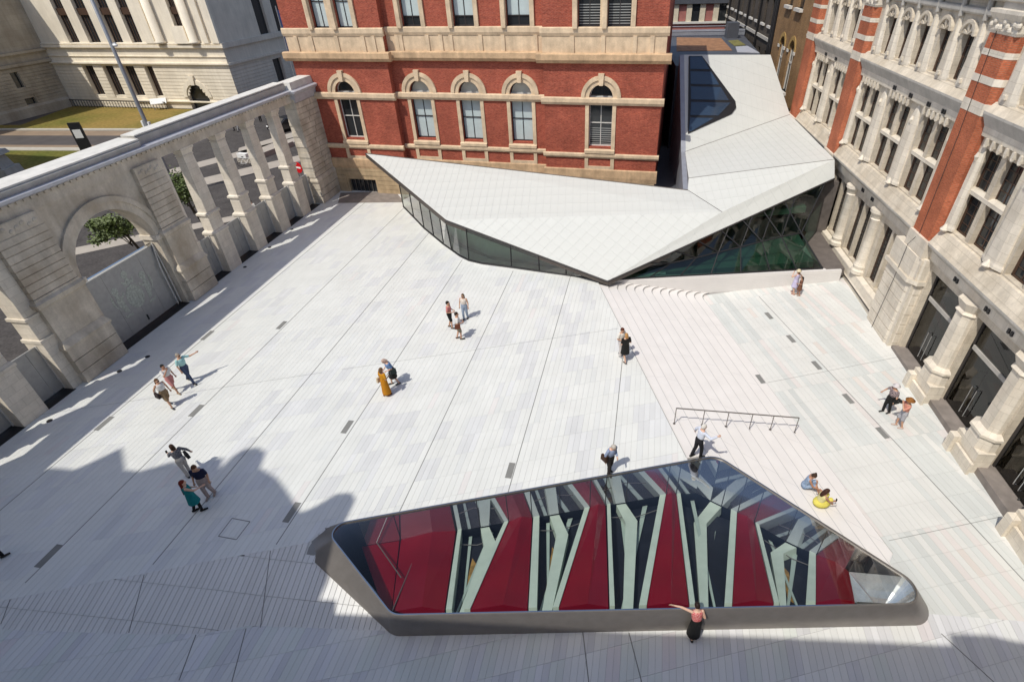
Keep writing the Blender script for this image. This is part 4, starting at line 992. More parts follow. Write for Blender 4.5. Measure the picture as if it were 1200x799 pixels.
# the crest: a shield under a crown between two upright beasts, laid on as thin pale plates
cr = MB()
def plate(pts, dy=0.0): cr.prismy([(8.35 + x, 1.9 + z) for x, z in pts], 0.452 - dy, 0.462)
def disc(x, z, rx, rz, dy=0.0, n=12): plate([(x + rx * math.cos(2 * math.pi * k / n), z + rz * math.sin(2 * math.pi * k / n)) for k in range(n)], dy)
disc(0, 0.0, 0.55, 0.7); disc(0, 0.0, 0.38, 0.5, 0.004); plate([(-0.3, 0.75), (0.3, 0.75), (0.4, 1.1), (0.2, 0.95), (0, 1.2), (-0.2, 0.95), (-0.4, 1.1)]); disc(0, 1.35, 0.2, 0.22)
for s in (-1, 1):
    plate([(s * 0.7, -0.6), (s * 0.95, -0.5), (s * 1.15, 0.1), (s * 1.05, 0.6), (s * 0.8, 0.5), (s * 0.75, 0.0)]); disc(s * 0.95, 0.8, 0.2, 0.24)
    plate([(s * 0.8, 0.35), (s * 0.55, 0.55), (s * 0.5, 0.45), (s * 0.75, 0.2)]); plate([(s * 1.1, -0.4), (s * 1.4, 0.2), (s * 1.35, 0.7), (s * 1.25, 0.6), (s * 1.28, 0.2)]); plate([(s * 0.6, -0.85), (s * 1.1, -0.8), (s * 1.1, -0.65), (s * 0.6, -0.7)])
cr.build('crest', 'gate_crest', g, fixn=True)

# ================================================================== RIGHT-HAND STONE AND BRICK RANGE
rng = thing('stone_range', 'ornate pale stone range with striped brick pilasters and glass doors', 'building', (16, 0, 0), -math.pi / 2)
U = lambda y: -y                                           # local x runs towards the camera
def span(y0, y1): return (-max(y0, y1), -min(y0, y1))
PIL = [(25.3, 27.05), (39.2, 40.9), (48.95, 50.9), (11.6, 13.3)]
mid = [(36.25, 38.75), (32.1, 34.65), (28.0, 30.55), (22.25, 24.9), (18.1, 20.65), (14.0, 16.5), (41.6, 44.1), (45.7, 48.2)]
doors = [(21.95, 24.9), (17.9, 20.8), (13.8, 16.7)]
gfw = [(36.6, 38.9), (32.5, 34.75), (28.35, 30.65)]
upy = [36.32 + 1.02, 34.38 + 0.99, 32.4 + 0.99, 30.24 + 1.05, 28.23 + 1.0] + [47.1, 45.0, 42.9] + [23.75, 21.7, 19.65, 17.6, 15.55]
upw = [(c - 0.46, c + 0.46) for c in upy]
Y0, Y1 = 6.0, 51.0
mb = MB()
ops = [(*span(a, b), 6.05, 9.8, False) for a, b in mid] + [(*span(a, b), -0.72, 3.9, False) for a, b in doors] + [(*span(a, b), 0.3, 3.9, False) for a, b in gfw] + [(*span(a, b), 11.65, 13.55, True) for a, b in upw]
wall(mb, -Y1, -Y0, -1.6, 17.4, ops, 0.0, 0.45)
mb.build('wall', 'stone_white', rng)
MB().box(-Y1, -Y0, 0.5, 16, -1.6, 17.3).build('rear_wall', 'stone_grey', rng)
def rng_window(y0, y1, z0, z1, parent, transom=None, mull=0.32, arch=False, lattice=False):
    u0, u1 = span(y0, y1); c = (u0 + u1) / 2; w = 0.07
    fr = MB().box(u0, u0 + w, 0.36, 0.44, z0, z1).box(u1 - w, u1, 0.36, 0.44, z0, z1).box(u0, u1, 0.36, 0.44, z0, z0 + 0.08)
    if not arch: fr.box(u0, u1, 0.36, 0.44, z1 - 0.08, z1)
    f = fr.build('window', 'window_brown', parent)
    f.location.y = -0.10
    if mull: MB().box(c - mull / 2, c + mull / 2, 0.13, 0.42, z0, z1).build('mullion', 'stone_white', f)
    if transom: MB().profile([(0.11, transom - 0.13), (0.11, transom + 0.04), (0.3, transom + 0.13), (0.42, transom + 0.13), (0.42, transom - 0.13)], u0, u1).build('transom', 'stone_clean', f, fixn=True)
    lights = [(u0 + w, c - mull / 2), (c + mull / 2, u1 - w)] if mull else [(u0 + w, u1 - w)]
    for a, b in lights:
        for e, g_ in ([(z0, transom - 0.13), (transom + 0.13, z1)] if transom else [(z0, z1)]):
            fm = MB().box(a, a + 0.05, 0.37, 0.43, e, g_).box(b - 0.05, b, 0.37, 0.43, e, g_).box((a + b) / 2 - 0.02, (a + b) / 2 + 0.02, 0.375, 0.425, e, g_)
            nb = 4 if g_ - e > 1.5 else 2
            for k in range(1, nb): fm.box(a, b, 0.38, 0.42, lerp(e, g_, k / nb) - 0.015, lerp(e, g_, k / nb) + 0.015)
            fm.build('casement', 'window_brown', f)
            MB().box(a + 0.03, b - 0.03, 0.40, 0.415, e + 0.03, g_ - 0.03 + (0.44 if arch else 0)).build('pane', 'pane_dark', f)
    if lattice:
        lt = MB(); n = 14
        for k in range(1, n): z = lerp(z0, z1, k / n); lt.box(u0, u1, 0.345, 0.358, z - 0.012, z + 0.012)
        for k in range(1, 8): u = lerp(u0, u1, k / 8); lt.box(u - 0.012, u + 0.012, 0.33, 0.344, z0, z1)
        lt.build('lattice', 'window_dark', f)
    return f
for a, b in mid: rng_window(a, b, 6.05, 9.8, rng, 8.0)
for a, b in gfw: rng_window(a, b, 0.3, 3.9, rng, None, 0.24, lattice=True)
for a, b in upw: rng_window(a, b, 11.65, 13.56, rng, None, 0, arch=True)
# glass doors with long pull handles
for k, (a, b) in enumerate(doors):
    u0, u1 = span(a, b)
    d = MB().box(u0, u0 + 0.12, 0.3, 0.42, -0.72, 3.9).box(u1 - 0.12, u1, 0.3, 0.42, -0.72, 3.9).box(u0, u1, 0.3, 0.42, 3.78, 3.9).build('door_frame', 'window_dark', rng)
    MB().box(u0, u1, 0.3, 0.42, 2.35, 2.55).build('transom', 'stone_grey', d)
    c = (u0 + u1) / 2
    for e, f in ((u0 + 0.12, c - 0.006), (c + 0.006, u1 - 0.12)): MB().box(e, f, 0.35, 0.365, -0.68, 2.35).build('door_leaf', 'glass_door', d)
    MB().box(u0 + 0.12, u1 - 0.12, 0.35, 0.365, 2.55, 3.9).build('fanlight', 'glass_door', d)
    for s in (-0.16, 0.16):
        for z in (0.0,): MB().tube([(c + s, 0.35, -0.35), (c + s, 0.24, -0.35), (c + s, 0.24, 1.15), (c + s, 0.35, 1.15)], 0.022, 8).build('pull_handle', 'chrome', d)
    MB().box(u0, u1, 0.42, 3.6, -0.78, -0.70).build('lobby_floor', 'interior', rng); MB().box(u0 + 0.13, u0 + 0.25, 0.46, 2.8, -0.7, 3.8).build('lobby_wall', 'sign_white', rng); MB().box(u0, u1, 3.4, 3.5, -0.7, 3.9).build('lobby_back', 'interior_pale', rng)
    MB().box(u0 - 0.1, u1 + 0.1, -0.35, 0.36, -1.4, -0.705).build('door_step', 'door_step', rng)
# storey bands
def rprof(name, m, prof, y0=Y0, y1=Y1):
    cuts = gaps(y0, y1, PIL)
    for a, b in cuts: MB().profile(prof, *span(a, b)).build(name, m, rng, fixn=True)
rprof('fascia', 'stone_clean', [(-0.16, 4.35), (-0.2, 4.8), (0.02, 4.8), (0.02, 4.35)])
rprof('cornice', 'stone_grey', [(-0.2, 4.8), (-0.5, 5.12), (-0.5, 5.22), (0.02, 5.22), (0.02, 4.8)])
rprof('weathering', 'stone_white', [(-0.5, 5.22), (-0.42, 5.34), (-0.12, 5.95), (0.42, 6.06), (0.42, 5.8), (0.02, 5.22)])
rprof('fascia', 'stone_clean', [(-0.16, 10.22), (-0.2, 10.62), (0.02, 10.62), (0.02, 10.22)])
rprof('cornice', 'stone_grey', [(-0.2, 10.62), (-0.46, 11.12), (-0.46, 11.22), (0.02, 11.22), (0.02, 10.62)])
rprof('weathering', 'stone_white', [(-0.46, 11.22), (-0.38, 11.3), (-0.14, 11.55), (0.42, 11.66), (0.42, 11.4), (0.02, 11.22)])
for z0, z1, p in ((14.35, 14.6, 0.22), (14.95, 15.2, 0.4), (16.2, 16.6, 0.5)): MB().profile([(-p * 0.6, z0), (-p, z0 + 0.08), (-p, z1), (0.02, z1 + 0.05), (0.02, z0)], -Y1, -Y0).build('eaves_moulding', 'stone_grey', rng, fixn=True)
# striped brick pilasters
for y0, y1 in PIL:
    u0, u1 = span(y0, y1)
    p = MB().prism([(u0, 0.05), (u0, -0.42), (u1 - 0.18, -0.42), (u1, -0.2), (u1, 0.05)], 5.2, 13.9).build('brick_pilaster', 'brick_orange', rng)
    for z0, z1 in ((10.95, 11.42), (12.1, 12.38), (13.1, 13.33)): MB().prism([(u0 - 0.015, 0.04), (u0 - 0.015, -0.436), (u1 - 0.174, -0.436), (u1 + 0.015, -0.206), (u1 + 0.015, 0.04)], z0, z1).build('stone_stripe', 'stone_clean', p)
    MB().loft([[(u0 - e, 0.03, z), (u0 - e, -0.42 - e, z), (u1 + e, -0.42 - e, z), (u1 + e, 0.03, z)] for e, z in ((0.0, 13.9), (0.04, 14.0), (0.02, 14.3), (0.2, 14.62), (0.2, 14.75))]).build('carved_capital', 'stone_clean', p, fixn=True)
    cv = MB()
    for k in range(9): cv.ellipsoid((lerp(u0, u1, k / 8), -0.46, 14.2 + 0.14 * math.sin(k * 1.9)), 0.14, 0.1, 0.13, 8, 5)
    cv.build('scrollwork', 'stone_clean', p)
    MB().box(u0 - 0.05, u1 + 0.05, -0.56, 0.04, 4.3, 5.21).build('pilaster_base', 'stone_clean', p)
    MB().box(u0 + 0.02, u1 - 0.02, -0.3, 0.04, 14.7, 17.3).build('attic_strip', 'stone_grey', p)
MB().tube([(-26.6, -0.45, 14.0), (-26.35, -0.46, 10.0), (-26.3, -0.46, 5.25), (-26.4, -0.75, 4.6), (-26.5, -0.72, 2.6), (-26.9, -0.65, -0.9)], 0.013, 6).build('lightning_cable', 'window_dark', rng)
# canted stone shafts between the windows of the middle storey, tapered to the outline of their sunlit part
def shaft(y, z0, z1, w, p, name, m='stone_clean', top=0.35, parent=rng):
    u = -y; oc = lambda s, z: [(u - w * s, 0.03, z), (u - w * s, -p * 0.35 * s, z), (u - w * 0.5 * s, -p * s, z), (u + w * 0.5 * s, -p * s, z), (u + w * s, -p * 0.35 * s, z), (u + w * s, 0.03, z)]
    return MB().loft([oc(1.12, z0), oc(1.12, z0 + 0.12), oc(1.02, z0 + 0.22), oc(0.8, z1 - 1.0), oc(0.42, z1 - 0.35), oc(0.06, z1)]).build(name, m, parent, fixn=True)
for y in (39.0, 35.45, 31.3, 27.4, 24.98, 21.45, 17.3, 44.9, 41.25, 48.6):
    s = shaft(y, 6.06, 10.2, 0.62 if y in (35.45, 31.3, 21.45, 17.3, 44.9) else 0.30, 0.2, 'shaft')
    MB().lathe([(0.16, 5.98), (0.2, 6.05), (0.1, 6.2), (0.04, 6.3)], -y + 0.0, -0.22, 8).build('bell_base', 'stone_clean', s)
    MB().lathe([(0.03, 9.2), (0.11, 9.42), (0.09, 9.46), (0.04, 9.6)], -y, -0.16, 8).build('bell_capital', 'stone_clean', s)
for a, b in mid:
    cb = MB(); u0, u1 = span(a, b)
    for k in range(6):
        u = lerp(u0 + 0.15, u1 - 0.15, k / 5); cb.box(u - 0.07, u + 0.07, -0.22, 0.02, 9.95, 10.22); cb.ellipsoid((u, -0.16, 9.92), 0.075, 0.075, 0.09, 8, 5)
    stuff(cb.build('corbels', 'stone_clean', rng))
# buttress shafts, tapered to mimic their sunlit triangles, and shell-headed lights of the upper storey
for y in (38.33, 36.32, 34.38, 32.4, 30.24, 28.23, 48.14, 46.05, 43.94, 41.81, 24.76, 22.72, 20.68, 18.62, 16.57):
    u = -y; oc = lambda s, z: [(u - 0.5 * s, 0.03, z), (u - 0.5 * s, -0.05, z), (u - 0.26 * s, -0.17, z), (u + 0.26 * s, -0.17, z), (u + 0.5 * s, -0.05, z), (u + 0.5 * s, 0.03, z)]
    s = MB().loft([oc(1.22, 11.55), oc(1.22, 11.7), oc(1.12, 11.8), oc(0.62, 13.2), oc(0.05, 14.3)]).build('buttress', 'stone_clean', rng, fixn=True)
    MB().box(u - 0.1, u + 0.1, -0.28, -0.14, 11.76, 11.92).build('drip_stone', 'stone_clean', s)
    MB().tube([(u, -0.12, 14.2), (u, -0.15, 15.0)], 0.12, 8).build('colonnette', 'stone_grey', s)
for c in upy:
    mb = MB(); ring_arc(mb, -c, 13.55, 0.46, 0.62, -0.16, 0.02, 10)
    for k in range(6):
        t0, t1 = math.pi * (k + 0.08) / 6, math.pi * (k + 0.92) / 6
        mb.prismy([(-c, 13.56), (-c - 0.45 * math.cos(t0), 13.56 + 0.45 * math.sin(t0)), (-c - 0.45 * math.cos(t1), 13.56 + 0.45 * math.sin(t1))], -0.04 if k % 2 else -0.1, 0.1)
    mb.build('shell_hood', 'stone_white', rng)
# ground storey: plinth, half columns, rusticated pier, door columns
MB().profile([(-0.42, -1.6), (-0.42, -0.45), (-0.36, -0.38), (-0.30, 0.1), (0.4, 0.3), (0.4, -1.6)], *span(27.9, 41.5)).build('plinth', 'stone_clean', rng, fixn=True)
MB().tube([(-27.95, -0.46, -0.5), (-33.3, -0.46, -0.44)], 0.03, 6).build('plinth_pipe', 'window_dark', rng)
for y in (39.6, 35.6, 31.55):
    s = MB().lathe([(0.52, 0.2), (0.52, 0.4), (0.42, 0.52), (0.46, 0.72), (0.36, 0.9), (0.345, 1.0), (0.33, 3.7), (0.37, 3.76), (0.32, 3.82), (0.44, 4.12), (0.5, 4.18), (0.5, 4.36)], -y, -0.02, 16).build('half_column', 'stone_clean', rng, smooth=True)
    m_ = s.modifiers.new('e', 'EDGE_SPLIT'); m_.split_angle = math.radians(35)
bp = MB().box(-27.8, -25.15, -0.5, 0.05, -1.6, 4.30).build('rusticated_pier', 'stone_clean', rng)
for k in range(7):
    z = -1.25 + k * 0.60
    MB().prism([(-27.86, 0.03), (-27.86, -0.58), (-25.5, -0.58), (-25.1, -0.3), (-25.1, 0.03)], z + 0.02, z + 0.58).build('stone_course', 'stone_clean', bp)
MB().prism([(-28.0, 0.03), (-28.0, -0.74), (-25.4, -0.74), (-24.95, -0.4), (-24.95, 0.03)], 2.98, 3.2).build('pier_moulding', 'stone_clean', bp)
MB().prism([(-27.9, 0.03), (-27.9, -0.62), (-25.5, -0.62), (-25.05, -0.35), (-25.05, 0.03)], 3.2, 4.36).build('pier_cap', 'stone_clean', bp)
for y in (21.38, 17.25, 13.1):
    u = -y; oc = lambda w, p, z: [(u - w, 0.03, z), (u - w, -p * 0.4, z), (u - w * 0.55, -p, z), (u + w * 0.55, -p, z), (u + w, -p * 0.4, z), (u + w, 0.03, z)]
    d = MB().loft([oc(0.48, 0.42, 0.85), oc(0.45, 0.40, 3.7), oc(0.54, 0.48, 3.82), oc(0.44, 0.38, 3.92), oc(0.6, 0.54, 4.36)]).build('door_column', 'stone_clean', rng, fixn=True)
    MB().loft([oc(0.66, 0.62, 0.05), oc(0.63, 0.58, 0.62), oc(0.72, 0.66, 0.7), oc(0.72, 0.66, 0.8), oc(0.5, 0.44, 0.95)]).build('column_base', 'stone_clean', d, fixn=True)
    MB().box(u - 0.78, u + 0.74, -0.62, 0.05, -1.6, 0.06).build('column_plinth', 'stone_clean', d)
    MB().tbox(u - 0.8, u - 0.4, -0.92, -0.6, -1.5, -0.15, 0.02).build('guard_block', 'stone_clean', d); MB().box(u - 0.4, u + 0.85, -0.76, -0.64, -1.5, -0.45).build('guard_slab', 'stone_clean', d)
for y0, y1, z in ((34.0, 32.5, 4.58), (22.77, 20.28, 4.58), (18.67, 16.5, 4.58), (34.12, 32.11, 10.42), (30.1, 28.6, 10.42), (44.0, 46.2, 10.42)):
    for y in (y0, y1):
        for s in (-0.1, 0.1): MB().box(-y + s - 0.06, -y + s + 0.06, -0.24, -0.15, z - 0.1, z + 0.1).build('vent_slot', 'black_metal', rng)

# ================================================================== BUILDINGS IN THE GAP BEHIND
tan = thing('tan_brick_building', 'tan brick building with two tall arched windows beside the stone range', 'building', (16.1, 0, 0), -math.pi / 2)
tops_ = [(58.6, 60.2), (55.2, 56.9)]
mb = MB(); wall(mb, -63, -51.0, -1, 18, [(*span(a, b), 6.0, 9.3, True) for a, b in tops_] + [(*span(a, b), 12.6, 15.0, False) for a, b in tops_] + [(-53.6, -52.6, 2.5, 4.6, True)], 0.0, 0.35); mb.build('wall', 'brick_tan', tan)
MB().box(-63, -51.0, 0.4, 14, -1, 18).build('wall', 'brick_tan', tan)
mb = MB(); wall(mb, -50.98, -50.96, -1, 17.4, [], 0, 0.1); mb.add([(-51.0, 0, -1), (-51.0, 0.5, -1), (-51.0, 0.5, 18), (-51.0, 0, 18)], [(0, 1, 2, 3)]); mb.build('return', 'brick_tan', tan)
for a, b in tops_:
    u0, u1 = span(a, b); w_ = MB().box(u0, u0 + 0.1, 0.2, 0.3, 6, 9.3).box(u1 - 0.1, u1, 0.2, 0.3, 6, 9.3).box((u0 + u1) / 2 - 0.05, (u0 + u1) / 2 + 0.05, 0.2, 0.3, 6, 10.0).box(u0, u1, 0.2, 0.3, 8.2, 8.35).build('window', 'window_white', tan)
    MB().box(u0, u1, 0.28, 0.3, 6, 10.2).build('pane', 'pane_dark', w_)
    mb = MB(); ring_arc(mb, (u0 + u1) / 2, 9.3, (u1 - u0) / 2, (u1 - u0) / 2 + 0.35, -0.05, 0.05, 14); mb.build('brick_arch', mat('brick_yellow' + str(int(a)), (0.42, 0.27, 0.09), 0.8, 0.2, 3.0), tan)
    MB().box(u0 - 0.2, u1 + 0.2, -0.25, 0.3, 5.75, 6.0).build('sill', 'window_white', tan); MB().box(u0 - 0.4, u0, -0.12, 0.1, 9.1, 9.35).build('impost', 'window_white', tan); MB().box(u1, u1 + 0.4, -0.12, 0.1, 9.1, 9.35).build('impost', 'window_white', tan)
    w2 = MB().box(u0, u1, 0.2, 0.3, 12.6, 15).build('window', 'pane_dark', tan); MB().box(u0 - 0.1, u1 + 0.1, -0.3, 0.3, 12.35, 12.6).build('sill', 'window_white', w2)
dark = thing('dark_brick_building', 'long soot-dark brick building with rows of small windows and drainpipes', 'building', (16.3, 0, 0), -math.pi / 2)
ops = []; dys = [66.0 + 3.1 * k for k in range(12)]
for y in dys: ops += [(-y - 0.5, -y + 0.5, 6.6, 8.0, False), (-y - 0.6, -y + 0.6, 10.3, 12.6, False)]
mb = MB(); wall(mb, -104, -63.02, -1, 17, ops, 0.0, 0.3); mb.build('wall', 'brick_dark', dark); MB().box(-104, -63.02, 0.35, 13, -1, 16.9).build('wall', 'brick_dark', dark)
for y in dys:
    boxo('pane', 'pane_dark', dark, -y - 0.5, -y + 0.5, 0.24, 0.27, 6.6, 8.0); boxo('pane', 'pane_dark', dark, -y - 0.6, -y + 0.6, 0.24, 0.27, 10.3, 12.6)
    boxo('sill', 'window_white', dark, -y - 0.75, -y + 0.75, -0.2, 0.2, 10.08, 10.3)
boxo('string_course', 'stone_grey', dark, -104, -63.02, -0.15, 0.05, 8.9, 9.2)
for k in range(6): MB().tube([(-64.6 - k * 6.2, -0.2, 4), (-64.6 - k * 6.2, -0.2, 16)], 0.12, 6).build('drainpipe', 'black_metal', dark)
for d in (-63.3, -63.9): MB().tube([(d, -0.25, 2), (d, -0.25, 16.9)], 0.16, 6).build('drainpipe', 'black_metal', dark)
# low flat roof between
flat = thing('flat_roofed_link', 'low grey flat-roofed link with orange gravel bed behind the white wing', 'building')
MB().prism([(5.9, 55.3), (13.9, 55.3), (14.8, 62), (15.9, 76), (5.9, 76)], -1, 8.3).build('wall', 'lead_dark', flat)
def roofquad(name, m, pts, z): MB().add([gz(*p, z) for p in pts] + [gz(*p, z) - Vector((0, 0, 0.05)) for p in pts], [(0, 1, 2, 3), (0, 4, 5, 1), (1, 5, 6, 2), (2, 6, 7, 3), (3, 7, 4, 0)]).build(name, m, flat, fixn=True)
roofquad('gravel_bed', 'gravel_orange', [(793, 60), (858, 59), (845, 45), (793, 44)], 8.35); roofquad('moss_bed', 'moss', [(861, 54), (874, 53), (865, 47), (853, 48)], 8.35); roofquad('metal_deck', 'lead', [(864, 61), (890, 62), (876, 54), (862, 55)], 8.35)
for z in (0,): MB().box(5.9, 15.9, 75.8, 76.2, 8.3, 9.0).build('parapet', 'zinc', flat)
MB().box(13.4, 14.7, 73.5, 75.0, 8.3, 9.9).build('roof_plant', 'lead_dark', flat)
for dz in (0.4, 0.9): MB().tube([(6, 75.5, 8.3 + dz + 0.2), (15.8, 75.5, 8.3 + dz + 0.2)], 0.04, 6).build('guard_rail', 'zinc', flat)
far = thing('far_building', 'distant building across the gap with dark and red window bays', 'building', (0, 92, 0))
MB().box(-4, 26, 0.3, 14, -1, 13.5).build('wall', 'stone_grey', far); MB().box(-4, 26, 0.0, 0.3, 6.0, 7.3).build('base_wall', 'wall_cream', far); MB().box(-4, 26, 0.05, 0.3, 7.3, 8.1).build('pink_band', 'wall_pink', far); MB().box(-4, 26, -0.25, 0.3, 8.1, 8.35).build('ledge', 'window_white', far)
for k in range(9):
    x = 3.0 + k * 1.9; p = MB().box(x, x + 0.75, 0.0, 0.3, 8.35, 10.6).build('pier', 'wall_cream', far)
    MB().box(x + 0.78, x + 1.87, 0.2, 0.29, 8.4, 10.5).build('window', 'wall_pink' if k % 2 else 'pane_dark', far)
MB().box(-4, 26, -0.3, 0.3, 10.6, 11.2).build('cornice', 'lead_dark', far); MB().box(-4, 26, -0.5, 10, 12.4, 12.9).build('roof', 'slate', far)

# ================================================================== MUSEUM ACROSS THE STREET
mus = thing('white_museum', 'large pale stone museum across the street with rusticated base and tall windows', 'building', (-80.8, 78.8, 0), -RA)
loww = [(5.3, 7.1), (8.8, 10.6), (12.25, 14.1), (15.9, 17.2)]; upwn = [(5.1, 6.9), (8.5, 10.5), (12.3, 14.2), (15.6, 17.3), (23.4, 24.7)]
wops = [(a, b, 1.6, 5.5, False) for a, b in loww] + [(21.3, 24.7, -0.1, 1.6, True)]
mb = MB(); wall(mb, 0, 29.6, -0.3, 6.0, wops, 0.06, 0.6); mb.build('wall', 'stone_far', mus)
for k in range(13):
    z = 0.05 + k * 0.44; holes = [(a - 0.05, b + 0.05) for a, b in loww] if 1.3 < z < 5.4 else []
    if z < 3.3: holes = holes + [(21.3 + 0.0, 24.7)] if z < 1.5 else holes + [(21.5 + (z - 1.5) * 0.6, 24.5 - (z - 1.5) * 0.6)]
    for a, b in gaps(0.0, 29.62, holes): MB().box(a, b, -0.04, 0.08, z, z + 0.385).build('stone_course', 'stone_far', mus)
mb = MB(); wall(mb, 0, 29.6, 6.0, 19, [(a, b, 8.4, 15.5, False) for a, b in upwn], 0.0, 0.8); mb.build('wall', 'stone_far', mus)
MB().box(0.1, 29.0, 0.9, 22, -0.3, 18.9).build('wall', 'stone_far', mus)
for z0, z1, p in ((5.72, 6.0, 0.35), (6.65, 6.8, 0.15), (7.75, 8.15, 0.35), (8.15, 8.38, 0.22), (0.85, 1.1, 0.3)): MB().profile([(-p * 0.5, z0), (-p, z0 + 0.1), (-p, z1), (0.02, z1), (0.02, z0)], 0 if z0 > 1 else 12, 29.6 + p).build('string_course', 'stone_far', mus, fixn=True)
for a, b in loww + upwn:
    low = (a, b) in loww; z0, z1 = (1.6, 5.5) if low else (8.4, 15.5)
    f = MB().box(a, a + 0.12, 0.5, 0.6, z0, z1).box(b - 0.12, b, 0.5, 0.6, z0, z1)
    for k in range(1, 4): f.box(lerp(a, b, k / 4) - 0.05, lerp(a, b, k / 4) + 0.05, 0.5, 0.6, z0, z1)
    if not low: f.box(a, b, 0.3, 0.6, 11.7, 12.5)
    f = f.build('window', 'window_brown', mus); boxo('pane', 'pane_dark', f, a, b, 0.55, 0.58, z0, z1)
for u in (20.6, 25.9): MB().lathe([(0.7, 8.4), (0.7, 8.6), (0.55, 8.75), (0.5, 18)], u, -0.35, 16).build('column', 'stone_far', mus, smooth=True)
for u0, u1 in ((18.2, 19.6), (27.2, 28.0), (28.6, 29.6)): MB().box(u0, u1, -0.3, 0.05, 8.38, 18).build('pilaster', 'stone_far', mus)
MB().tbox(22.9, 25.1, -0.5, 0.05, 8.38, 10.4, 0.15).build('window_pedestal', 'stone_far', mus)
mb = MB(); ring_arc(mb, 23.0, 1.6, 1.7, 2.3, -0.15, 0.1, 14); mb.build('door_arch', 'stone_far', mus); boxo('door', 'pane_dark', mus, 21.3, 24.7, 0.55, 0.6, -0.1, 3.4)
MB().prismy([(22.7, 3.2), (23.3, 3.2), (23.5, 4.4), (22.5, 4.4)], -0.3, 0.05).build('keystone', 'stone_far', mus)
# its side face, in shade
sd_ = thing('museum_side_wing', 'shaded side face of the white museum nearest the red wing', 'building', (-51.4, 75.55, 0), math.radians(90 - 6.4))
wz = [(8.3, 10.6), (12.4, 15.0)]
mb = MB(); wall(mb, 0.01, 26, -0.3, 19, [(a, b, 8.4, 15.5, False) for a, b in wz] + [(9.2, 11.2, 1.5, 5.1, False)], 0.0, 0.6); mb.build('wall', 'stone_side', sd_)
for k in range(13):
    z = 0.05 + k * 0.44; 
    for a, b in gaps(0.01, 26, [(9.1, 11.3)] if 1.3 < z < 5 else []): MB().box(a, b, -0.06, 0.04, z, z + 0.385).build('stone_course', 'stone_side', sd_)
for z0, z1, p in ((5.72, 6.0, 0.35), (7.75, 8.38, 0.3)): MB().box(-0.3, 26, -p, 0.02, z0, z1).build('string_course', 'stone_side', sd_)
for a, b in wz: boxo('window', 'pane_dark', sd_, a, b, 0.4, 0.45, 8.4, 15.5)
boxo('window', 'pane_dark', sd_, 9.2, 11.2, 0.4, 0.45, 1.5, 5.1)
# projecting wing on its left
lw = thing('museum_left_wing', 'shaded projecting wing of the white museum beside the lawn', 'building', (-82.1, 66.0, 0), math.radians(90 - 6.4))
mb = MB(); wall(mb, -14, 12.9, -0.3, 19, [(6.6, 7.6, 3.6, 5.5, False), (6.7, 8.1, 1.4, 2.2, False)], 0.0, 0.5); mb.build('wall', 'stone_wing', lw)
for k in range(11):
    z = 1.35 + k * 0.42; 
    for a, b in gaps(-14, 12.9, [(6.5, 7.7)] if 3.3 < z < 5.5 else [(6.6, 8.2)] if 1.2 < z < 2.3 else []): MB().box(a, b, -0.07, 0.03, z, z + 0.365).build('stone_course', 'stone_wing', lw)
MB().profile([(-0.55, -0.3), (-0.45, 1.1), (-0.1, 1.35), (0.03, 1.35), (0.03, -0.3)], -14, 12.6).build('battered_base', 'stone_wing', lw, fixn=True)
for z0, z1, p in ((6.1, 6.45, 0.35), (7.5, 7.8, 0.4)): MB().box(-14, 12.9, -p, 0.02, z0, z1).build('string_course', 'stone_wing', lw)
boxo('window', 'pane_dark', lw, 6.6, 7.6, 0.3, 0.35, 3.6, 5.5); boxo('window', 'pane_dark', lw, 6.7, 8.1, 0.3, 0.35, 1.4, 2.2)
MB().box(-14, 12.9, 0.55, 12, -0.3, 18.9).build('wall', 'stone_wing', lw)
rl_ = thing('railing', 'low dark railing in front of the museum lower windows', 'railing', (-80.8, 78.8, 0), -RA)
for k in range(34): MB().box(1.0 + k * 0.5, 1.05 + k * 0.5, -0.8, -0.75, 0, 1.0).build('baluster', 'black_metal', rl_)
MB().box(0.9, 17.7, -0.82, -0.73, 0.95, 1.05).build('top_rail', 'black_metal', rl_)
bn = gy(346, 92, 66.0)
b_ = thing('banner', 'narrow dark blue banner hanging behind the red wing corner', 'banner', (bn.x, bn.y, 0))
MB().tube([(0, 0, 0), (0, 0, 13)], 0.06, 8).build('pole', 'post_grey', b_); MB().box(0.06, 0.9, -0.02, 0.02, 8.2, 12.6).build('cloth', 'banner_blue', b_)

# ================================================================== STREET THINGS BEHIND THE SCREEN
lamp = thing('street_lamp', 'tall grey street lamp post rising behind the stone screen', 'street lamp', tuple(gz(208, 228)))
MB().lathe([(0.26, 0), (0.26, 0.3), (0.2, 0.5), (0.2, 2.2), (0.17, 2.4), (0.14, 9), (0.10, 19.5)], 0, 0, 14).build('post', 'post_grey', lamp, smooth=True)
MB().tube([(0, 0, 12.0), (0.1, 0.0, 12.1), (0.45, 0.0, 12.15)], 0.05, 6).build('bracket', 'post_grey', lamp); MB().ellipsoid((0.3, 0, 12.0), 0.2, 0.14, 0.12).build('camera_dome', 'lamp_white', lamp)
MB().box(-0.35, -0.2, -0.1, 0.1, 5.6, 6.4).box(0.2, 0.34, -0.1, 0.1, 5.6, 6.3).build('control_box', 'lamp_white', lamp)
tot = thing('information_totem', 'black information totem standing by the lawn path', 'sign', tuple(gz(104, 180)), 0.3)
MB().tbox(-0.6, 0.6, -0.12, 0.12, 0, 3.3, 0.02).build('slab', 'black_metal', tot); MB().box(-0.4, 0.4, -0.135, -0.122, 1.7, 2.6).build('map_panel', 'sign_white', tot)
brd = thing('notice_board', 'pale slanted notice board in front of the museum wall', 'sign', (-64.2, 76.0, 0), 0.5)
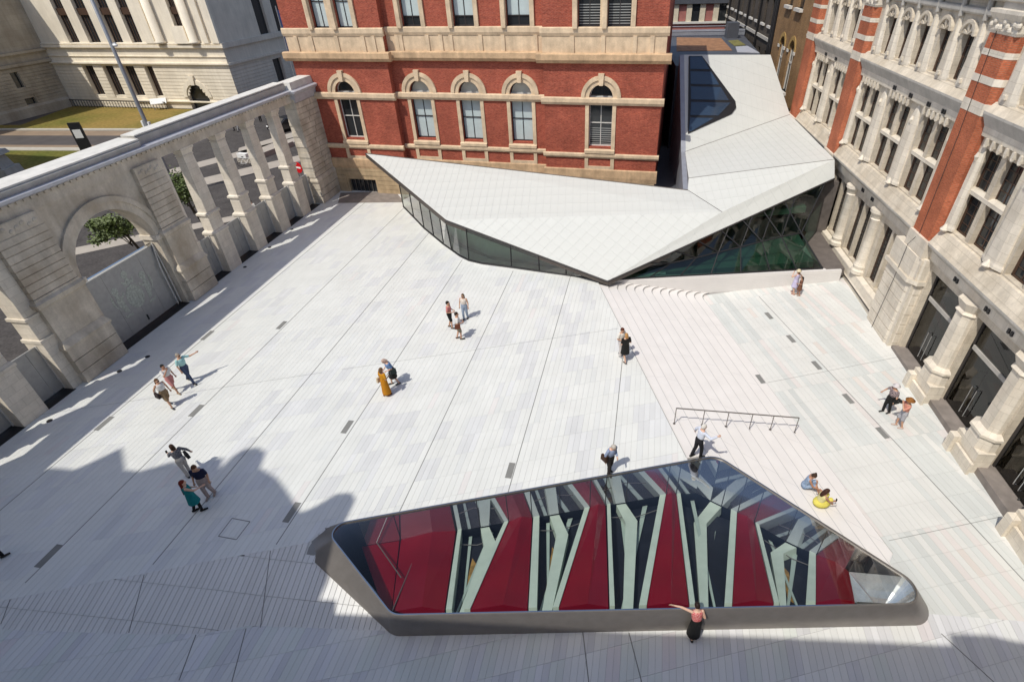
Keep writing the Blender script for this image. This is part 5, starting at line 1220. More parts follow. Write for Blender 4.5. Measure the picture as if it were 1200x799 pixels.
MB().tube([(-0.8, 0, 0), (-0.8, 0, 1.2)], 0.05).build('leg', 'post_grey', brd); MB().tube([(0.8, 0, 0), (0.8, 0, 1.2)], 0.05).build('leg', 'post_grey', brd)
MB().add([(-1.0, -0.3, 0.9), (1.0, -0.3, 0.9), (1.0, 0.3, 1.5), (-1.0, 0.3, 1.5), (-1.0, -0.3, 0.82), (1.0, -0.3, 0.82), (1.0, 0.3, 1.42), (-1.0, 0.3, 1.42)], [(0, 1, 2, 3), (7, 6, 5, 4), (0, 4, 5, 1), (1, 5, 6, 2), (2, 6, 7, 3), (3, 7, 4, 0)]).build('board', 'sign_white', brd)
ns = scr(29.2, -7.0); nsd = thing('no_entry_sign', 'round red no-entry sign with white bar behind the end gate', 'sign', tuple(on_plane(352, 206, scr(0, -5.0), SN) * 1.0), math.radians(-20))
nsd.location.z = 0.0
hz_ = on_plane(352, 196, (nsd.location.x, nsd.location.y, 0), Vector((nsd.location.x, nsd.location.y, 0)).normalized()).z
MB().tube([(0, 0.05, 0), (0, 0.05, hz_ + 0.5)], 0.04).build('post', 'post_grey', nsd)
def vdisc(r, y0, y1, z, n=24): return MB().prismy([(r * math.cos(2 * math.pi * k / n), z + r * math.sin(2 * math.pi * k / n)) for k in range(n)], y0, y1)
vdisc(0.52, -0.02, 0.02, hz_).build('disc', 'sign_red', nsd); MB().box(-0.36, 0.36, -0.03, -0.021, hz_ - 0.08, hz_ + 0.08).build('bar', 'sign_white', nsd)
def car(name, label, loc, rz):
    t = thing(name, label, 'car', loc, rz)
    body = [(-2.2, 0.35), (-2.25, 0.7), (-2.1, 0.95), (-1.2, 1.05), (-0.55, 1.5), (1.0, 1.55), (1.9, 1.15), (2.2, 1.05), (2.28, 0.6), (2.2, 0.35)]
    rings = [[(x * (0.97 if abs(y) > 0.8 else 1), y, z if z < 1.1 else (z - 0.06 if abs(y) > 0.7 else z)) for x, z in body] for y in (-0.9, -0.86, -0.7, 0.0, 0.7, 0.86, 0.9)]
    MB().loft(rings).build('body', 'car_black', t, fixn=True)
    for s in (-1, 1):
        MB().prismy([(-1.1, 1.06), (-0.5, 1.42), (0.95, 1.46), (1.6, 1.1)], 0.905 * s if s < 0 else 0.895, 0.895 * s if s < 0 else 0.905).build('side_window', 'pane_dark', t)
        for x in (-1.4, 1.45):
            w = MB().tube([(x, s * 0.74, 0.33), (x, s * 0.93, 0.33)], 0.33, 18).build('wheel', 'tyre', t); MB().tube([(x, s * 0.925, 0.33), (x, s * 0.945, 0.33)], 0.2, 12).build('rim', 'chrome', w)
        MB().ellipsoid((-2.2, s * 0.62, 0.78), 0.08, 0.2, 0.1).build('headlight', 'lamp_white', t); MB().ellipsoid((2.22, s * 0.65, 0.85), 0.06, 0.16, 0.1).build('tail_light', 'sign_red', t)
    MB().add([(-1.22, -0.72, 1.07), (-1.22, 0.72, 1.07), (-0.6, 0.66, 1.5), (-0.6, -0.66, 1.5)], [(0, 1, 2, 3)]).build('windscreen', 'pane_dark', t)
    MB().box(-2.29, -2.25, -0.26, 0.26, 0.5, 0.62).build('number_plate', 'sign_white', t)
    return t
cp = gz(338, 152); car('black_car', 'black car parked in the street behind the end pier', (cp.x, cp.y, -0.012), math.radians(60))
bl = thing('stone_bench', 'pale stone block seat on the street paving behind the screen', 'bench', tuple(gz(313, 180, 0)), math.radians(75))
MB().tbox(-3.2, 3.2, -0.9, 0.9, -0.03, 0.5, 0.04).build('seat', 'paving_band', bl); MB().box(-3.25, -2.8, -0.6, 0.6, 0.45, 0.9).build('end_block', 'sign_white', bl)
bk = thing('bicycle', 'silver bicycle lying by the street kerb behind the columns', 'bicycle', tuple(gz(290, 195, 0)), math.radians(20))
for x in (-0.52, 0.52):
    w = MB(); 
    pts = [(x + 0.33 * math.cos(2 * math.pi * k / 20), 0, 0.34 + 0.33 * math.sin(2 * math.pi * k / 20)) for k in range(21)]; w.tube(pts, 0.02, 6, cap=False); w.tube([(x - 0.32, 0, 0.34), (x + 0.32, 0, 0.34)], 0.006, 4); w.tube([(x, 0, 0.02), (x, 0, 0.66)], 0.006, 4); w.build('wheel', 'tyre', bk)
MB().tube([(-0.52, 0, 0.34), (-0.15, 0, 0.85), (0.38, 0, 0.85), (0.0, 0, 0.3), (-0.52, 0, 0.34)], 0.025, 6).tube([(0.38, 0, 0.95), (0.52, 0, 0.34)], 0.025, 6).tube([(0.0, 0, 0.3), (-0.18, 0, 0.95)], 0.022, 6).build('frame', 'sign_white', bk)
MB().tube([(0.34, -0.25, 1.0), (0.38, 0, 0.96), (0.34, 0.25, 1.0)], 0.016, 6).build('handlebar', 'black_metal', bk); MB().ellipsoid((-0.19, 0, 0.97), 0.13, 0.07, 0.04).build('saddle', 'black_metal', bk)

def tree(label, loc, trunk_h, crown_c, rx, ry, rz_, nleaf, seed):
    rnd = random.Random(seed); t = thing('street_tree', label, 'tree', loc, 0, 'young trees behind the screen')
    tr = MB(); tr.tube([(0, 0, 0), (0.03, 0.02, trunk_h * 0.5), (crown_c[0] * 0.4, crown_c[1] * 0.4, trunk_h), (crown_c[0], crown_c[1], crown_c[2] + rz_ * 0.6)], [0.11, 0.085, 0.07, 0.02], 8)
    cl = []
    for k in range(16):
        a = rnd.uniform(0, 6.28); e = rnd.uniform(-0.7, 0.9); q = rnd.uniform(0.45, 0.95)
        p = Vector((crown_c[0] + rx * q * math.cos(a) * math.cos(e), crown_c[1] + ry * q * math.sin(a) * math.cos(e), crown_c[2] + rz_ * q * math.sin(e))); cl.append(p)
        s = Vector((crown_c[0] * 0.5, crown_c[1] * 0.5, lerp(trunk_h * 0.8, crown_c[2], rnd.random()))); tr.tube([s, s.lerp(p, 0.5) + Vector((0, 0, 0.15)), p], [0.035, 0.022, 0.008], 5)
    tr.build('trunk', 'bark', t)
    lf = MB()
    for k in range(nleaf):
        c = rnd.choice(cl); p = c + Vector((rnd.gauss(0, rx * 0.2), rnd.gauss(0, ry * 0.2), rnd.gauss(0, rz_ * 0.18)))
        a = Vector((rnd.gauss(0, 1), rnd.gauss(0, 1), rnd.gauss(0, 0.5))).normalized(); b = a.orthogonal().normalized(); s = rnd.uniform(0.06, 0.13)
        lf.add([p - a * s, p - b * s * 0.5, p + a * s, p + b * s * 0.5], [(0, 1, 2, 3)])
    lf.build('crown', 'leaf_a', t)
def crown_at(px, py, n, dx=0.0):
    p = on_plane(px, py, scr(0, n), SN); return p
c1 = crown_at(134, 266, -4.0); tree('young green tree whose crown fills the screen arch', (c1.x + 0.5, c1.y + 0.6, 0), c1.z - 1.0, (-0.5, -0.6, c1.z), 1.25, 1.35, 0.8, 2600, 3)
c2 = crown_at(211, 224, -5.0); tree('young green tree showing between arch pier and first column', (c2.x + 0.4, c2.y + 0.3, 0), c2.z - 1.4, (-0.4, -0.3, c2.z), 1.2, 1.2, 1.7, 3000, 8)
fc = thing('stone_pedestal', 'carved stone block at the lawn corner beyond the screen', 'pedestal', tuple(gz(2, 208)), 0.2)
MB().tbox(-1.6, 1.6, -1.2, 1.2, 0, 1.0, 0.1).build('base', 'stone_grey', fc); MB().tbox(-1.2, 1.2, -0.9, 0.9, 1.0, 2.2, 0.25).build('die', 'stone_grey', fc); MB().tbox(-1.4, 1.4, -1.0, 1.0, 2.2, 2.6, 0.15).build('cap', 'stone_grey', fc)

# ================================================================== HANDRAIL ON THE STEPS
hr = thing('handrail', 'long grey metal handrail on six posts crossing the shallow steps', 'handrail')
ft = [foot(*p) for p in ((790, 496.3), (821, 498.5), (849, 501), (876.7, 503.3), (901.7, 504.8), (930.8, 506.7))]
a, b = ft[0], ft[-1]
hp = []
for k in range(6):
    p = a.lerp(b, (0, 0.225, 0.42, 0.615, 0.79, 1.0)[k]); z0 = zground(p.x, p.y); h = lerp(a.z, b.z, (0, 0.225, 0.42, 0.615, 0.79, 1.0)[k]) + 0.93
    hp.append(Vector((p.x, p.y, h))); MB().tube([(p.x, p.y, z0 - 0.05), (p.x, p.y, h)], 0.02, 8).build('post', 'rail_metal', hr); MB().lathe([(0.06, z0), (0.06, z0 + 0.015)], p.x, p.y, 10).build('foot_plate', 'rail_metal', hr)
MB().tube(hp, 0.028, 8).build('top_rail', 'rail_metal', hr)

nb = thing('neighbour_building', 'tall stone building beyond the lawn that shades it', 'building', (-79, 33, 0), -RA)
MB().box(-21, 21, -8, 10, -0.3, 22).build('wall', 'stone_far', nb); MB().tbox(-21.5, 21.5, -8.5, 10.4, 22, 25, 3.5).build('roof', 'slate', nb); MB().box(-21.2, 21.2, 9.9, 10.5, 21.2, 22.1).build('cornice', 'stone_far', nb)

# ================================================================== MUSEUM FRONT BEHIND THE VIEWPOINT (it shades the forecourt)
LSX, LSY = LDIR.x / -LDIR.z, LDIR.y / -LDIR.z
YB = -0.8
def roof_from_shadow(px, py, z):
    p = gz(px, py, z); h = (p.y - YB) / LSY + z; return (p.x - LSX * (h - z), h)
sh = [(0, 586, 0), (37, 556, 0), (59, 548, 0), (88, 550, 0), (117, 537, 0), (143, 524, 0), (147, 550, 0), (165, 552, 0), (205, 540, 0), (222, 549, 0), (243, 546, 0), (252, 537, 0), (262, 536, 0), (258, 549, 0), (272, 535, 0), (286, 526, 0), (303, 524, 0), (312, 530, 0), (305, 548, 0), (325, 560, 0), (340, 580, 0), (347, 592, 0), (353, 600, 0), (368, 594, 0), (395, 578, 0), (412, 577, 0), (417, 585, 0), (405, 607, 0),
      (373, 668, -0.5), (363, 702, -0.7), (395, 703, -0.75), (396, 719, -0.95), (450, 721, -1.0), (740, 741, -1.13), (900, 746, -1.13), (1115, 756, -1.13), (1112, 742, -1.13), (1160, 744, -1.13), (1185, 750, -1.13), (1200, 753, -1.13)]
rp_ = [roof_from_shadow(*s) for s in sh]
host = thing('museum_building', 'stone museum front with gables and turrets behind the viewpoint', 'building')
out = [(-60, -1.3)] + [(-60, rp_[0][1])] + rp_ + [(30, rp_[-1][1]), (30, -1.3)]
# make the skyline single-valued enough to stay a clean outline
MB().prismy(out, -3.2, YB).build('front_wall', 'stone_white', host)
MB().box(-60, 30, -18, -3.2, -1.3, 16.0).build('rear_block', 'stone_grey', host)

# ================================================================== PEOPLE
TMP = bpy.data.collections.new('tmp'); SC.collection.children.link(TMP)
def remesh(mb, vox, smooth=3):
    me = mb.mesh('t'); o = bpy.data.objects.new('t', me); TMP.objects.link(o)
    m = o.modifiers.new('r', 'REMESH'); m.mode = 'VOXEL'; m.voxel_size = vox
    s = o.modifiers.new('s', 'SMOOTH'); s.factor = 0.5; s.iterations = smooth
    dg = bpy.context.evaluated_depsgraph_get(); e = o.evaluated_get(dg); r = bpy.data.meshes.new_from_object(e)
    out = MB(); out.v = [tuple(v.co) for v in r.vertices]; out.f = [tuple(p.vertices) for p in r.polygons]; out.cols = [None] * len(out.f)
    bpy.data.objects.remove(o); bpy.data.meshes.remove(me); bpy.data.meshes.remove(r)
    return out
def cloth(rgb, rough=0.85):
    k = 'cloth_%d_%d_%d' % tuple(int(c * 255) for c in rgb)
    if k not in MATS: mat(k, rgb, rough, 0.12, 14.0, spec=0.2)
    return k
def print_cloth(name, a, b):
    if name in MATS: return name
    m, nt, bs = _base(name); v, _ = _noise(nt, 34.0, 0, 1, detail=2)
    cr = nt.nodes.new('ShaderNodeValToRGB'); cr.color_ramp.elements[0].position = 0.45; cr.color_ramp.elements[1].position = 0.55
    cr.color_ramp.elements[0].color = (*a, 1); cr.color_ramp.elements[1].color = (*b, 1)
    nt.links.new(v, cr.inputs[0]); nt.links.new(cr.outputs[0], bs.inputs['Base Color']); bs.inputs['Roughness'].default_value = 0.85
    return name
mat('skin_a', (0.52, 0.30, 0.20), 0.55, 0.06, 6.0); mat('skin_b', (0.42, 0.22, 0.14), 0.55, 0.06, 6.0); mat('skin_c', (0.60, 0.38, 0.28), 0.55, 0.06, 6.0)
mat('eye', (0.02, 0.015, 0.012), 0.3, 0.0); mat('lip', (0.30, 0.09, 0.08), 0.5, 0.0)
ARMS = {'down': ((0.245, -0.02, 1.14), (0.26, 0.07, 0.90)), 'bent': ((0.25, -0.04, 1.14), (0.12, 0.22, 1.10)), 'face': ((0.26, 0.2, 1.22), (0.07, 0.26, 1.47)), 'out': ((0.42, 0.12, 1.30), (0.62, 0.28, 1.36)),
        'wave': ((0.44, 0.1, 1.36), (0.56, 0.24, 1.58)), 'side': ((0.36, 0.0, 1.2), (0.46, 0.1, 0.98)), 'hip': ((0.40, -0.1, 1.18), (0.2, 0.04, 1.02)), 'back': ((0.26, -0.14, 1.16), (0.26, -0.2, 0.93)), 'fwd': ((0.22, 0.2, 1.22), (0.17, 0.46, 1.2)), 'lap': ((0.26, 0.06, 1.16), (0.14, 0.36, 1.04)), 'rest': ((0.42, 0.24, 1.36), (0.66, 0.40, 1.30))}
def person(label, at, head, h=1.68, stride=0.0, lean=0.0, arms=('down', 'down'), skin='skin_a', hair=(0.05, 0.03, 0.02), hairlen='short', top=(0.6, 0.6, 0.6), sleeve='short', bottom=('trousers', (0.05, 0.05, 0.08)),
           shoe=(0.04, 0.04, 0.04), sit=False, build=1.0, headdown=0.0, extra=None, group=None):
    s = h / 1.70
    P = thing('person', label, 'person', tuple(at), math.radians(head - 90), group)
    dz = -0.74 if sit else 0.0
    piv = Vector((0, 0, 0.95 + dz)); RX = Matrix.Rotation(-math.radians(lean), 3, 'X')
    up = lambda p: piv + RX @ (Vector(p) + Vector((0, 0, dz)) - piv)
    S = lambda p: Vector(p) * s
    hip = {i: Vector((0.095 * i, 0, 0.90 + dz)) for i in (-1, 1)}; knee = {}; ank = {}; toe = {}
    for i in (-1, 1):
        f = stride * i
        if sit: knee[i] = Vector((0.13 * i, 0.38, 0.44)); ank[i] = Vector((0.10 * i, 0.50 + 0.06 * i, 0.07)); toe[i] = ank[i] + Vector((0.02 * i, 0.15, -0.035))
        else:
            knee[i] = Vector((0.09 * i, 0.30 * f + (0.05 if f > 0 else 0.02), 0.49)); ank[i] = Vector((0.085 * i, 0.62 * f - (0.06 if f < 0 else 0), 0.085 + (0.05 if f < -0.2 else 0))); toe[i] = ank[i] + Vector((0.02 * i, 0.15, -0.05 if f >= -0.2 else -0.085))
    sh = {i: up((0.175 * i * build, 0, 1.405)) for i in (-1, 1)}; el = {}; wr = {}
    for i, a in zip((-1, 1), arms):
        e, w = ARMS[a]; el[i] = up((e[0] * i, e[1], e[2])); wr[i] = up((w[0] * i, w[1], w[2]))
    RINGS = [(0.84, .150, .115, 0), (0.94, .168, .125, -.01), (1.07, .142, .108, 0), (1.24, .165, .122, .01), (1.36, .178, .112, 0), (1.43, .13, .085, -.01), (1.475, .06, .058, 0), (1.54, .054, .055, .01)]
    def torso(mb, lo, hi, inf=0.0, flare=0.0):
        rg = []
        zs = [r for r in RINGS if lo - 0.02 <= r[0] <= hi + 0.02]
        for z, rx, ry, oy in zs:
            rx = rx * build + inf + flare * max(0, 1.0 - z); ry = ry * (0.5 + 0.5 * build) + inf + flare * max(0, 1.0 - z)
            rg.append([S(up((rx * math.cos(2 * math.pi * k / 16), oy + ry * math.sin(2 * math.pi * k / 16), z))) for k in range(16)])
        mb.loft(rg)
    b = MB(); torso(b, 0.84, 1.54)
    hc = up((0, 0.02, 1.60)); 
    HR = Matrix.Rotation(-math.radians(lean + headdown), 3, 'X'); hp = lambda v: S(up((0, 0, 1.50)) + HR @ Vector(v))
    rg = []
    for z, rx, ry, oy in ((-0.02, .045, .05, .02), (0.02, .058, .075, .03), (0.06, .070, .092, .022), (0.12, .077, .100, .012), (0.17, .073, .096, .005), (0.205, .052, .07, 0.0), (0.222, .02, .03, 0)):
        rg.append([hp((rx * math.cos(2 * math.pi * k / 14), oy + ry * math.sin(2 * math.pi * k / 14), z)) for k in range(14)])
    b.loft(rg); b.capsule(hp((0, 0.105, 0.10)), hp((0, 0.128, 0.07)), 0.012 * s, 0.016 * s, 6)
    for i in (-1, 1):
        b.capsule(hp((0.077 * i, 0.0, 0.075)), hp((0.082 * i, -0.008, 0.115)), 0.014 * s, 0.018 * s, 6)
        b.capsule(S(sh[i]), S(el[i]), 0.052 * s, 0.042 * s); b.capsule(S(el[i]), S(wr[i]), 0.041 * s, 0.029 * s)
        b.capsule(S(hip[i]), S(knee[i]), 0.088 * s * build, 0.058 * s); b.capsule(S(knee[i]), S(ank[i]), 0.056 * s, 0.038 * s); b.capsule(S(ank[i] - Vector((0, 0.03, 0.03))), S(toe[i]), 0.04 * s, 0.03 * s)
        d = (wr[i] - el[i]).normalized(); b.capsule(S(wr[i]), S(wr[i] + d * 0.07), 0.03 * s, 0.034 * s, 8)
    body = remesh(b, 0.017)
    for i in (-1, 1):                                       # fingers and thumb, rooted in the palm
        d = (wr[i] - el[i]).normalized(); side = d.cross(Vector((0, 1, 0.2))).normalized(); palm = d.cross(side).normalized()
        for k, L in enumerate((0.068, 0.078, 0.072, 0.055)):
            r0 = wr[i] + d * 0.075 + side * (k - 1.5) * 0.019; body.tube([S(r0), S(r0 + d * L * 0.55 + palm * 0.006), S(r0 + d * L * 0.9 + palm * 0.026)], [0.0095 * s, 0.0085 * s, 0.006 * s], 6)
        r0 = wr[i] + d * 0.03 - side * 0.022; body.tube([S(r0), S(r0 + d * 0.03 - side * 0.03 + palm * 0.01), S(r0 + d * 0.06 - side * 0.034 + palm * 0.022)], [0.012 * s, 0.0105 * s, 0.007 * s], 6)
    body.build('body', skin, P, smooth=True)
    for i in (-1, 1): MB().ellipsoid(hp((0.03 * i, 0.106, 0.112)), 0.012 * s, 0.008 * s, 0.009 * s, 8, 5).build('eye', 'eye', P)
    MB().ellipsoid(hp((0, 0.102, 0.042)), 0.024 * s, 0.012 * s, 0.008 * s, 8, 5).build('mouth', 'lip', P)
    # hair
    hm = MB()
    if hairlen != 'none':
        rg = []
        for z, rx, ry, oy in ((0.05, .076, .075, -.03), (0.10, .088, .098, -.015), (0.15, .088, .108, -.004), (0.195, .075, .094, -.002), (0.228, .045, .06, -.005), (0.24, .015, .02, -.005)):
            rg.append([hp((rx * math.cos(2 * math.pi * k / 14), oy + (ry if math.sin(2 * math.pi * k / 14) < 0 else ry * (0.55 if z < 0.13 else 0.97)) * math.sin(2 * math.pi * k / 14), z)) for k in range(14)])
        hm.loft(rg)
        if hairlen in ('long', 'bob'):
            L = -0.20 if hairlen == 'long' else -0.03
            rg = []
            for z, rx, ry, oy in ((0.13, .092, .07, -.05), (0.04, .098, .06, -.06), (lerp(0.04, L, 0.6), .095, .05, -.075), (L, .06, .03, -.085)): rg.append([hp((rx * math.cos(2 * math.pi * k / 12), oy + ry * math.sin(2 * math.pi * k / 12), z)) for k in range(12)])
            hm.loft(rg)
        if hairlen == 'bun': hm.ellipsoid(hp((0, -0.05, 0.25)), 0.05 * s, 0.05 * s, 0.045 * s)
        remesh(hm, 0.016, 2).build('hair', cloth(hair, 0.6), P, smooth=True)
    # clothes
    kind, bc = bottom
    t = MB(); torso(t, 1.0 if kind != 'dress' else 0.9, 1.43, 0.017)
    for i in (-1, 1):
        if sleeve == 'short': t.capsule(S(sh[i]), S(sh[i].lerp(el[i], 0.7)), 0.068 * s, 0.062 * s)
        elif sleeve == 'long': t.capsule(S(sh[i]), S(el[i]), 0.068 * s, 0.056 * s); t.capsule(S(el[i]), S(el[i].lerp(wr[i], 0.88)), 0.055 * s, 0.044 * s)
        else: t.capsule(S(sh[i].lerp(up((0, 0, 1.40)), 0.45)), S(sh[i].lerp(up((0, 0, 1.3)), 0.5)), 0.05 * s, 0.06 * s)
    topm = top if isinstance(top, str) else cloth(top)
    remesh(t, 0.018, 3).build('top', topm, P, smooth=True)
    bm_ = bc if isinstance(bc, str) else cloth(bc); q = MB()
    if kind in ('trousers', 'shorts'):
        torso(q, 0.84, 1.07, 0.016)
        for i in (-1, 1):
            if kind == 'trousers': q.capsule(S(hip[i]), S(knee[i]), 0.106 * s * build, 0.076 * s); q.capsule(S(knee[i]), S(knee[i].lerp(ank[i], 0.93)), 0.075 * s, 0.062 * s)
            else: q.capsule(S(hip[i]), S(hip[i].lerp(knee[i], 0.85)), 0.108 * s * build, 0.092 * s)
    else:
        hem = {'skirt': 0.50, 'dress': 0.52, 'longskirt': 0.16, 'longdress': 0.16}[kind]
        if sit:
            q.ellipsoid(S((0, 0.12, 0.2)), 0.27 * s, 0.36 * s, 0.2 * s, 16, 8)
            for i in (-1, 1): q.capsule(S(hip[i]), S(knee[i]), 0.12 * s, 0.09 * s)
        else:
            rg = []
            for z, rx, ry in ((1.08, .155, .122), (0.95, .19, .15), (lerp(0.95, hem, 0.5), .205, .18), (hem, .23, .215)):
                cy = 0.0 if z > 0.9 else (0.95 - z) * 0.02
                rg.append([S((rx * build * math.cos(2 * math.pi * k / 18) * (1 + 0.03 * math.sin(5 * 2 * math.pi * k / 18)), cy + ry * math.sin(2 * math.pi * k / 18), z)) if z < 0.9 else S(up((rx * build * math.cos(2 * math.pi * k / 18), ry * math.sin(2 * math.pi * k / 18), z))) for k in range(18)])
            q.loft(rg)
    remesh(q, 0.02, 3).build('skirt' if 'skirt' in kind or 'dress' in kind else kind, bm_, P, smooth=True)
    for i in (-1, 1):
        f = MB(); f.capsule(S(ank[i] - Vector((0, 0.04, 0.035))), S(toe[i] + Vector((0, 0.01, -0.002))), 0.047 * s, 0.037 * s); f.build('shoe', cloth(shoe, 0.6), P, smooth=True)
    low = min(ank[i].z for i in (-1, 1))
    for e in (extra or []): e(P, S, up, hp, wr, sh, s)
    return P
def bag(rgb, i=1, drop=0.0):
    def f(P, S, up, hp, wr, sh, s):
        p = up((0.27 * i, -0.04, 1.0 + drop)); MB().tbox(*(c for c in (p.x * s - 0.06, p.x * s + 0.06, p.y * s - 0.15, p.y * s + 0.15, p.z * s - 0.14, p.z * s + 0.12)), 0.015).build('bag', cloth(rgb, 0.6), P)
        MB().tube([S(p + Vector((0, 0, 0.1))), S(sh[i] + Vector((0.02 * i, 0, 0.06))), S(up((-0.02 * i, 0.11, 1.25))), S(p + Vector((0, 0.1, 0.1)))], 0.011 * s, 5).build('bag_strap', cloth(rgb, 0.6), P)
    return f
def backpack(rgb):
    def f(P, S, up, hp, wr, sh, s): MB().ellipsoid(S(up((0, -0.2, 1.24))), 0.15 * s, 0.1 * s, 0.21 * s).build('backpack', cloth(rgb, 0.7), P, smooth=True)
    return f
def hat(rgb, brim=0.17):
    def f(P, S, up, hp, wr, sh, s):
        c = hp((0, 0, 0.17)); ax = (hp((0, 0, 0.27)) - c).normalized(); a = ax.orthogonal().normalized(); b = ax.cross(a)
        rg = [[c + ax * (z * s) + (a * math.cos(2 * math.pi * k / 18) + b * math.sin(2 * math.pi * k / 18)) * (r * s) for k in range(18)] for r, z in ((brim, -0.02), (brim, -0.008), (0.105, 0.012), (0.098, 0.085), (0.06, 0.11), (0.01, 0.112))]
        MB().loft(rg).build('hat', cloth(rgb, 0.8), P, smooth=True)
    return f
def camera_held(rgb=(0.02, 0.02, 0.02)):
    def f(P, S, up, hp, wr, sh, s):
        m = (wr[-1] + wr[1]) / 2 + Vector((0, 0.07, 0.03)); c = S(m); MB().box(c.x - 0.07, c.x + 0.07, c.y - 0.03, c.y + 0.04, c.z - 0.045, c.z + 0.05).tube([c + Vector((0, 0.03, 0)), c + Vector((0, 0.12, 0))], 0.035, 10).build('camera', cloth(rgb, 0.5), P)
    return f
def leggings(rgb):
    def f(P, S, up, hp, wr, sh, s):
        for i in (-1, 1):
            q = MB(); fx = 0.15 * i; k = Vector((0.09 * i, 0.30 * fx + (0.05 if fx > 0 else 0.02), 0.49)); a = Vector((0.085 * i, 0.62 * fx - (0.06 if fx < 0 else 0), 0.085))
            q.capsule(S((0.095 * i, 0, 0.8)), S(k), 0.1 * s, 0.066 * s); q.capsule(S(k), S(a), 0.064 * s, 0.046 * s); q.build('legging', cloth(rgb), P, smooth=True)
    return f
def phone(i=1):
    def f(P, S, up, hp, wr, sh, s):
        c = S(wr[i] + Vector((0, 0.09, 0.05))); MB().box(c.x - 0.035, c.x + 0.035, c.y - 0.005, c.y + 0.005, c.z - 0.06, c.z + 0.08).build('phone', cloth((0.02, 0.02, 0.02), 0.3), P)
    return f
def sunglasses(P, S, up, hp, wr, sh, s):
    MB().box(*(lambda a, b: (min(a.x, b.x), max(a.x, b.x), min(a.y, b.y), max(a.y, b.y), min(a.z, b.z), max(a.z, b.z)))(hp((-0.065, 0.10, 0.098)), hp((0.065, 0.122, 0.125)))).build('sunglasses', cloth((0.01, 0.01, 0.01), 0.2), P)
W_ = (0.66, 0.65, 0.64); BLK = (0.012, 0.012, 0.014)
print_cloth('print_red', (0.50, 0.05, 0.06), (0.62, 0.30, 0.28)); print_cloth('print_dark', (0.05, 0.04, 0.05), (0.42, 0.33, 0.33)); print_cloth('print_grey', (0.07, 0.075, 0.09), (0.2, 0.2, 0.22)); print_cloth('print_denim', (0.16, 0.24, 0.38), (0.32, 0.40, 0.52))
G = 'visitors in the courtyard'
person('woman in white top and khaki shorts walking, brown hair and sunglasses', foot(201, 476), -20, 1.66, 0.35, hair=(0.09, 0.045, 0.02), hairlen='long', top=W_, sleeve='none', bottom=('shorts', (0.24, 0.17, 0.10)), arms=('down', 'back'), extra=[bag((0.03, 0.02, 0.02), 1, -0.1), sunglasses], group=G)
person('person with black cap in white tee and pink shorts, elbow raised', foot(207, 459), -15, 1.66, 0.4, skin='skin_b', top=W_, bottom=('shorts', (0.50, 0.22, 0.21)), arms=('down', 'face'), hair=(0.012, 0.012, 0.012), shoe=(0.25, 0.18, 0.12), group=G)
person('grey-haired man in turquoise and white shirt and jeans walking', foot(225, 448), -10, 1.78, 0.38, hair=(0.30, 0.27, 0.23), top=(0.36, 0.60, 0.60), bottom=('trousers', (0.055, 0.075, 0.14)), arms=('out', 'down'), extra=[sunglasses], group=G)
person('woman with dark hair, grey print top and pale trousers taking a picture', foot(222, 556), 150, 1.66, 0.15, lean=10, skin='skin_c', hair=(0.05, 0.025, 0.015), hairlen='bob', top='print_grey', sleeve='long', bottom=('trousers', (0.50, 0.47, 0.43)), arms=('fwd', 'side'), extra=[phone(-1), bag((0.03, 0.03, 0.03), 1)], group=G)
person('man in navy tee shirt and pale trousers with brown hair', foot(248, 581), -75, 1.78, 0.1, build=1.12, hair=(0.08, 0.035, 0.015), top=(0.018, 0.022, 0.055), bottom=('trousers', (0.42, 0.34, 0.32)), shoe=(0.35, 0.28, 0.25), arms=('down', 'down'), headdown=18, group=G)
person('red-haired woman in teal tunic and black cardigan with bag', foot(234, 598), 45, 1.70, 0.15, skin='skin_c', hair=(0.16, 0.022, 0.012), hairlen='long', top=(0.01, 0.19, 0.21), sleeve='none', bottom=('dress', (0.01, 0.19, 0.21)), arms=('bent', 'fwd'), extra=[bag(BLK, -1), leggings(BLK)], shoe=BLK, group=G)
person('woman in mustard yellow dress carrying a cream tote bag', foot(454, 463), 60, 1.64, 0.05, skin='skin_b', hair=(0.14, 0.08, 0.04), hairlen='bob', top=(0.52, 0.23, 0.012), bottom=('longdress', (0.46, 0.19, 0.012)), arms=('down', 'bent'), extra=[bag((0.6, 0.5, 0.36), -1, -0.05)], shoe=(0.22, 0.07, 0.02), group=G)
person('woman in blue blouse and black skirt bending over her phone', foot(463, 450), 215, 1.68, 0.2, lean=18, build=1.15, skin='skin_c', hair=(0.45, 0.33, 0.28), hairlen='bob', top=(0.14, 0.24, 0.44), bottom=('skirt', BLK), arms=('bent', 'lap'), headdown=25, extra=[phone(1), bag((0.02, 0.03, 0.03), -1)], group=G)
person('man in coral shirt and black shorts with folded arms', foot(529, 384), 0, 1.72, 0.12, hair=(0.02, 0.015, 0.012), top=(0.52, 0.20, 0.19), bottom=('shorts', BLK), arms=('bent', 'bent'), group=G)
person('woman in white vest and pale blue jeans wearing sunglasses', foot(546, 374), -95, 1.66, 0.12, hair=(0.12, 0.07, 0.04), hairlen='long', top=(0.68, 0.62, 0.56), sleeve='none', bottom=('trousers', (0.27, 0.33, 0.43)), extra=[sunglasses], group=G)
person('man in white shirt and khaki shorts with brown shoulder bag', foot(539, 397), 20, 1.70, 0.12, hair=(0.03, 0.018, 0.012), top=W_, bottom=('shorts', (0.26, 0.23, 0.17)), arms=('bent', 'bent'), extra=[bag((0.14, 0.05, 0.03), 1)], group=G)
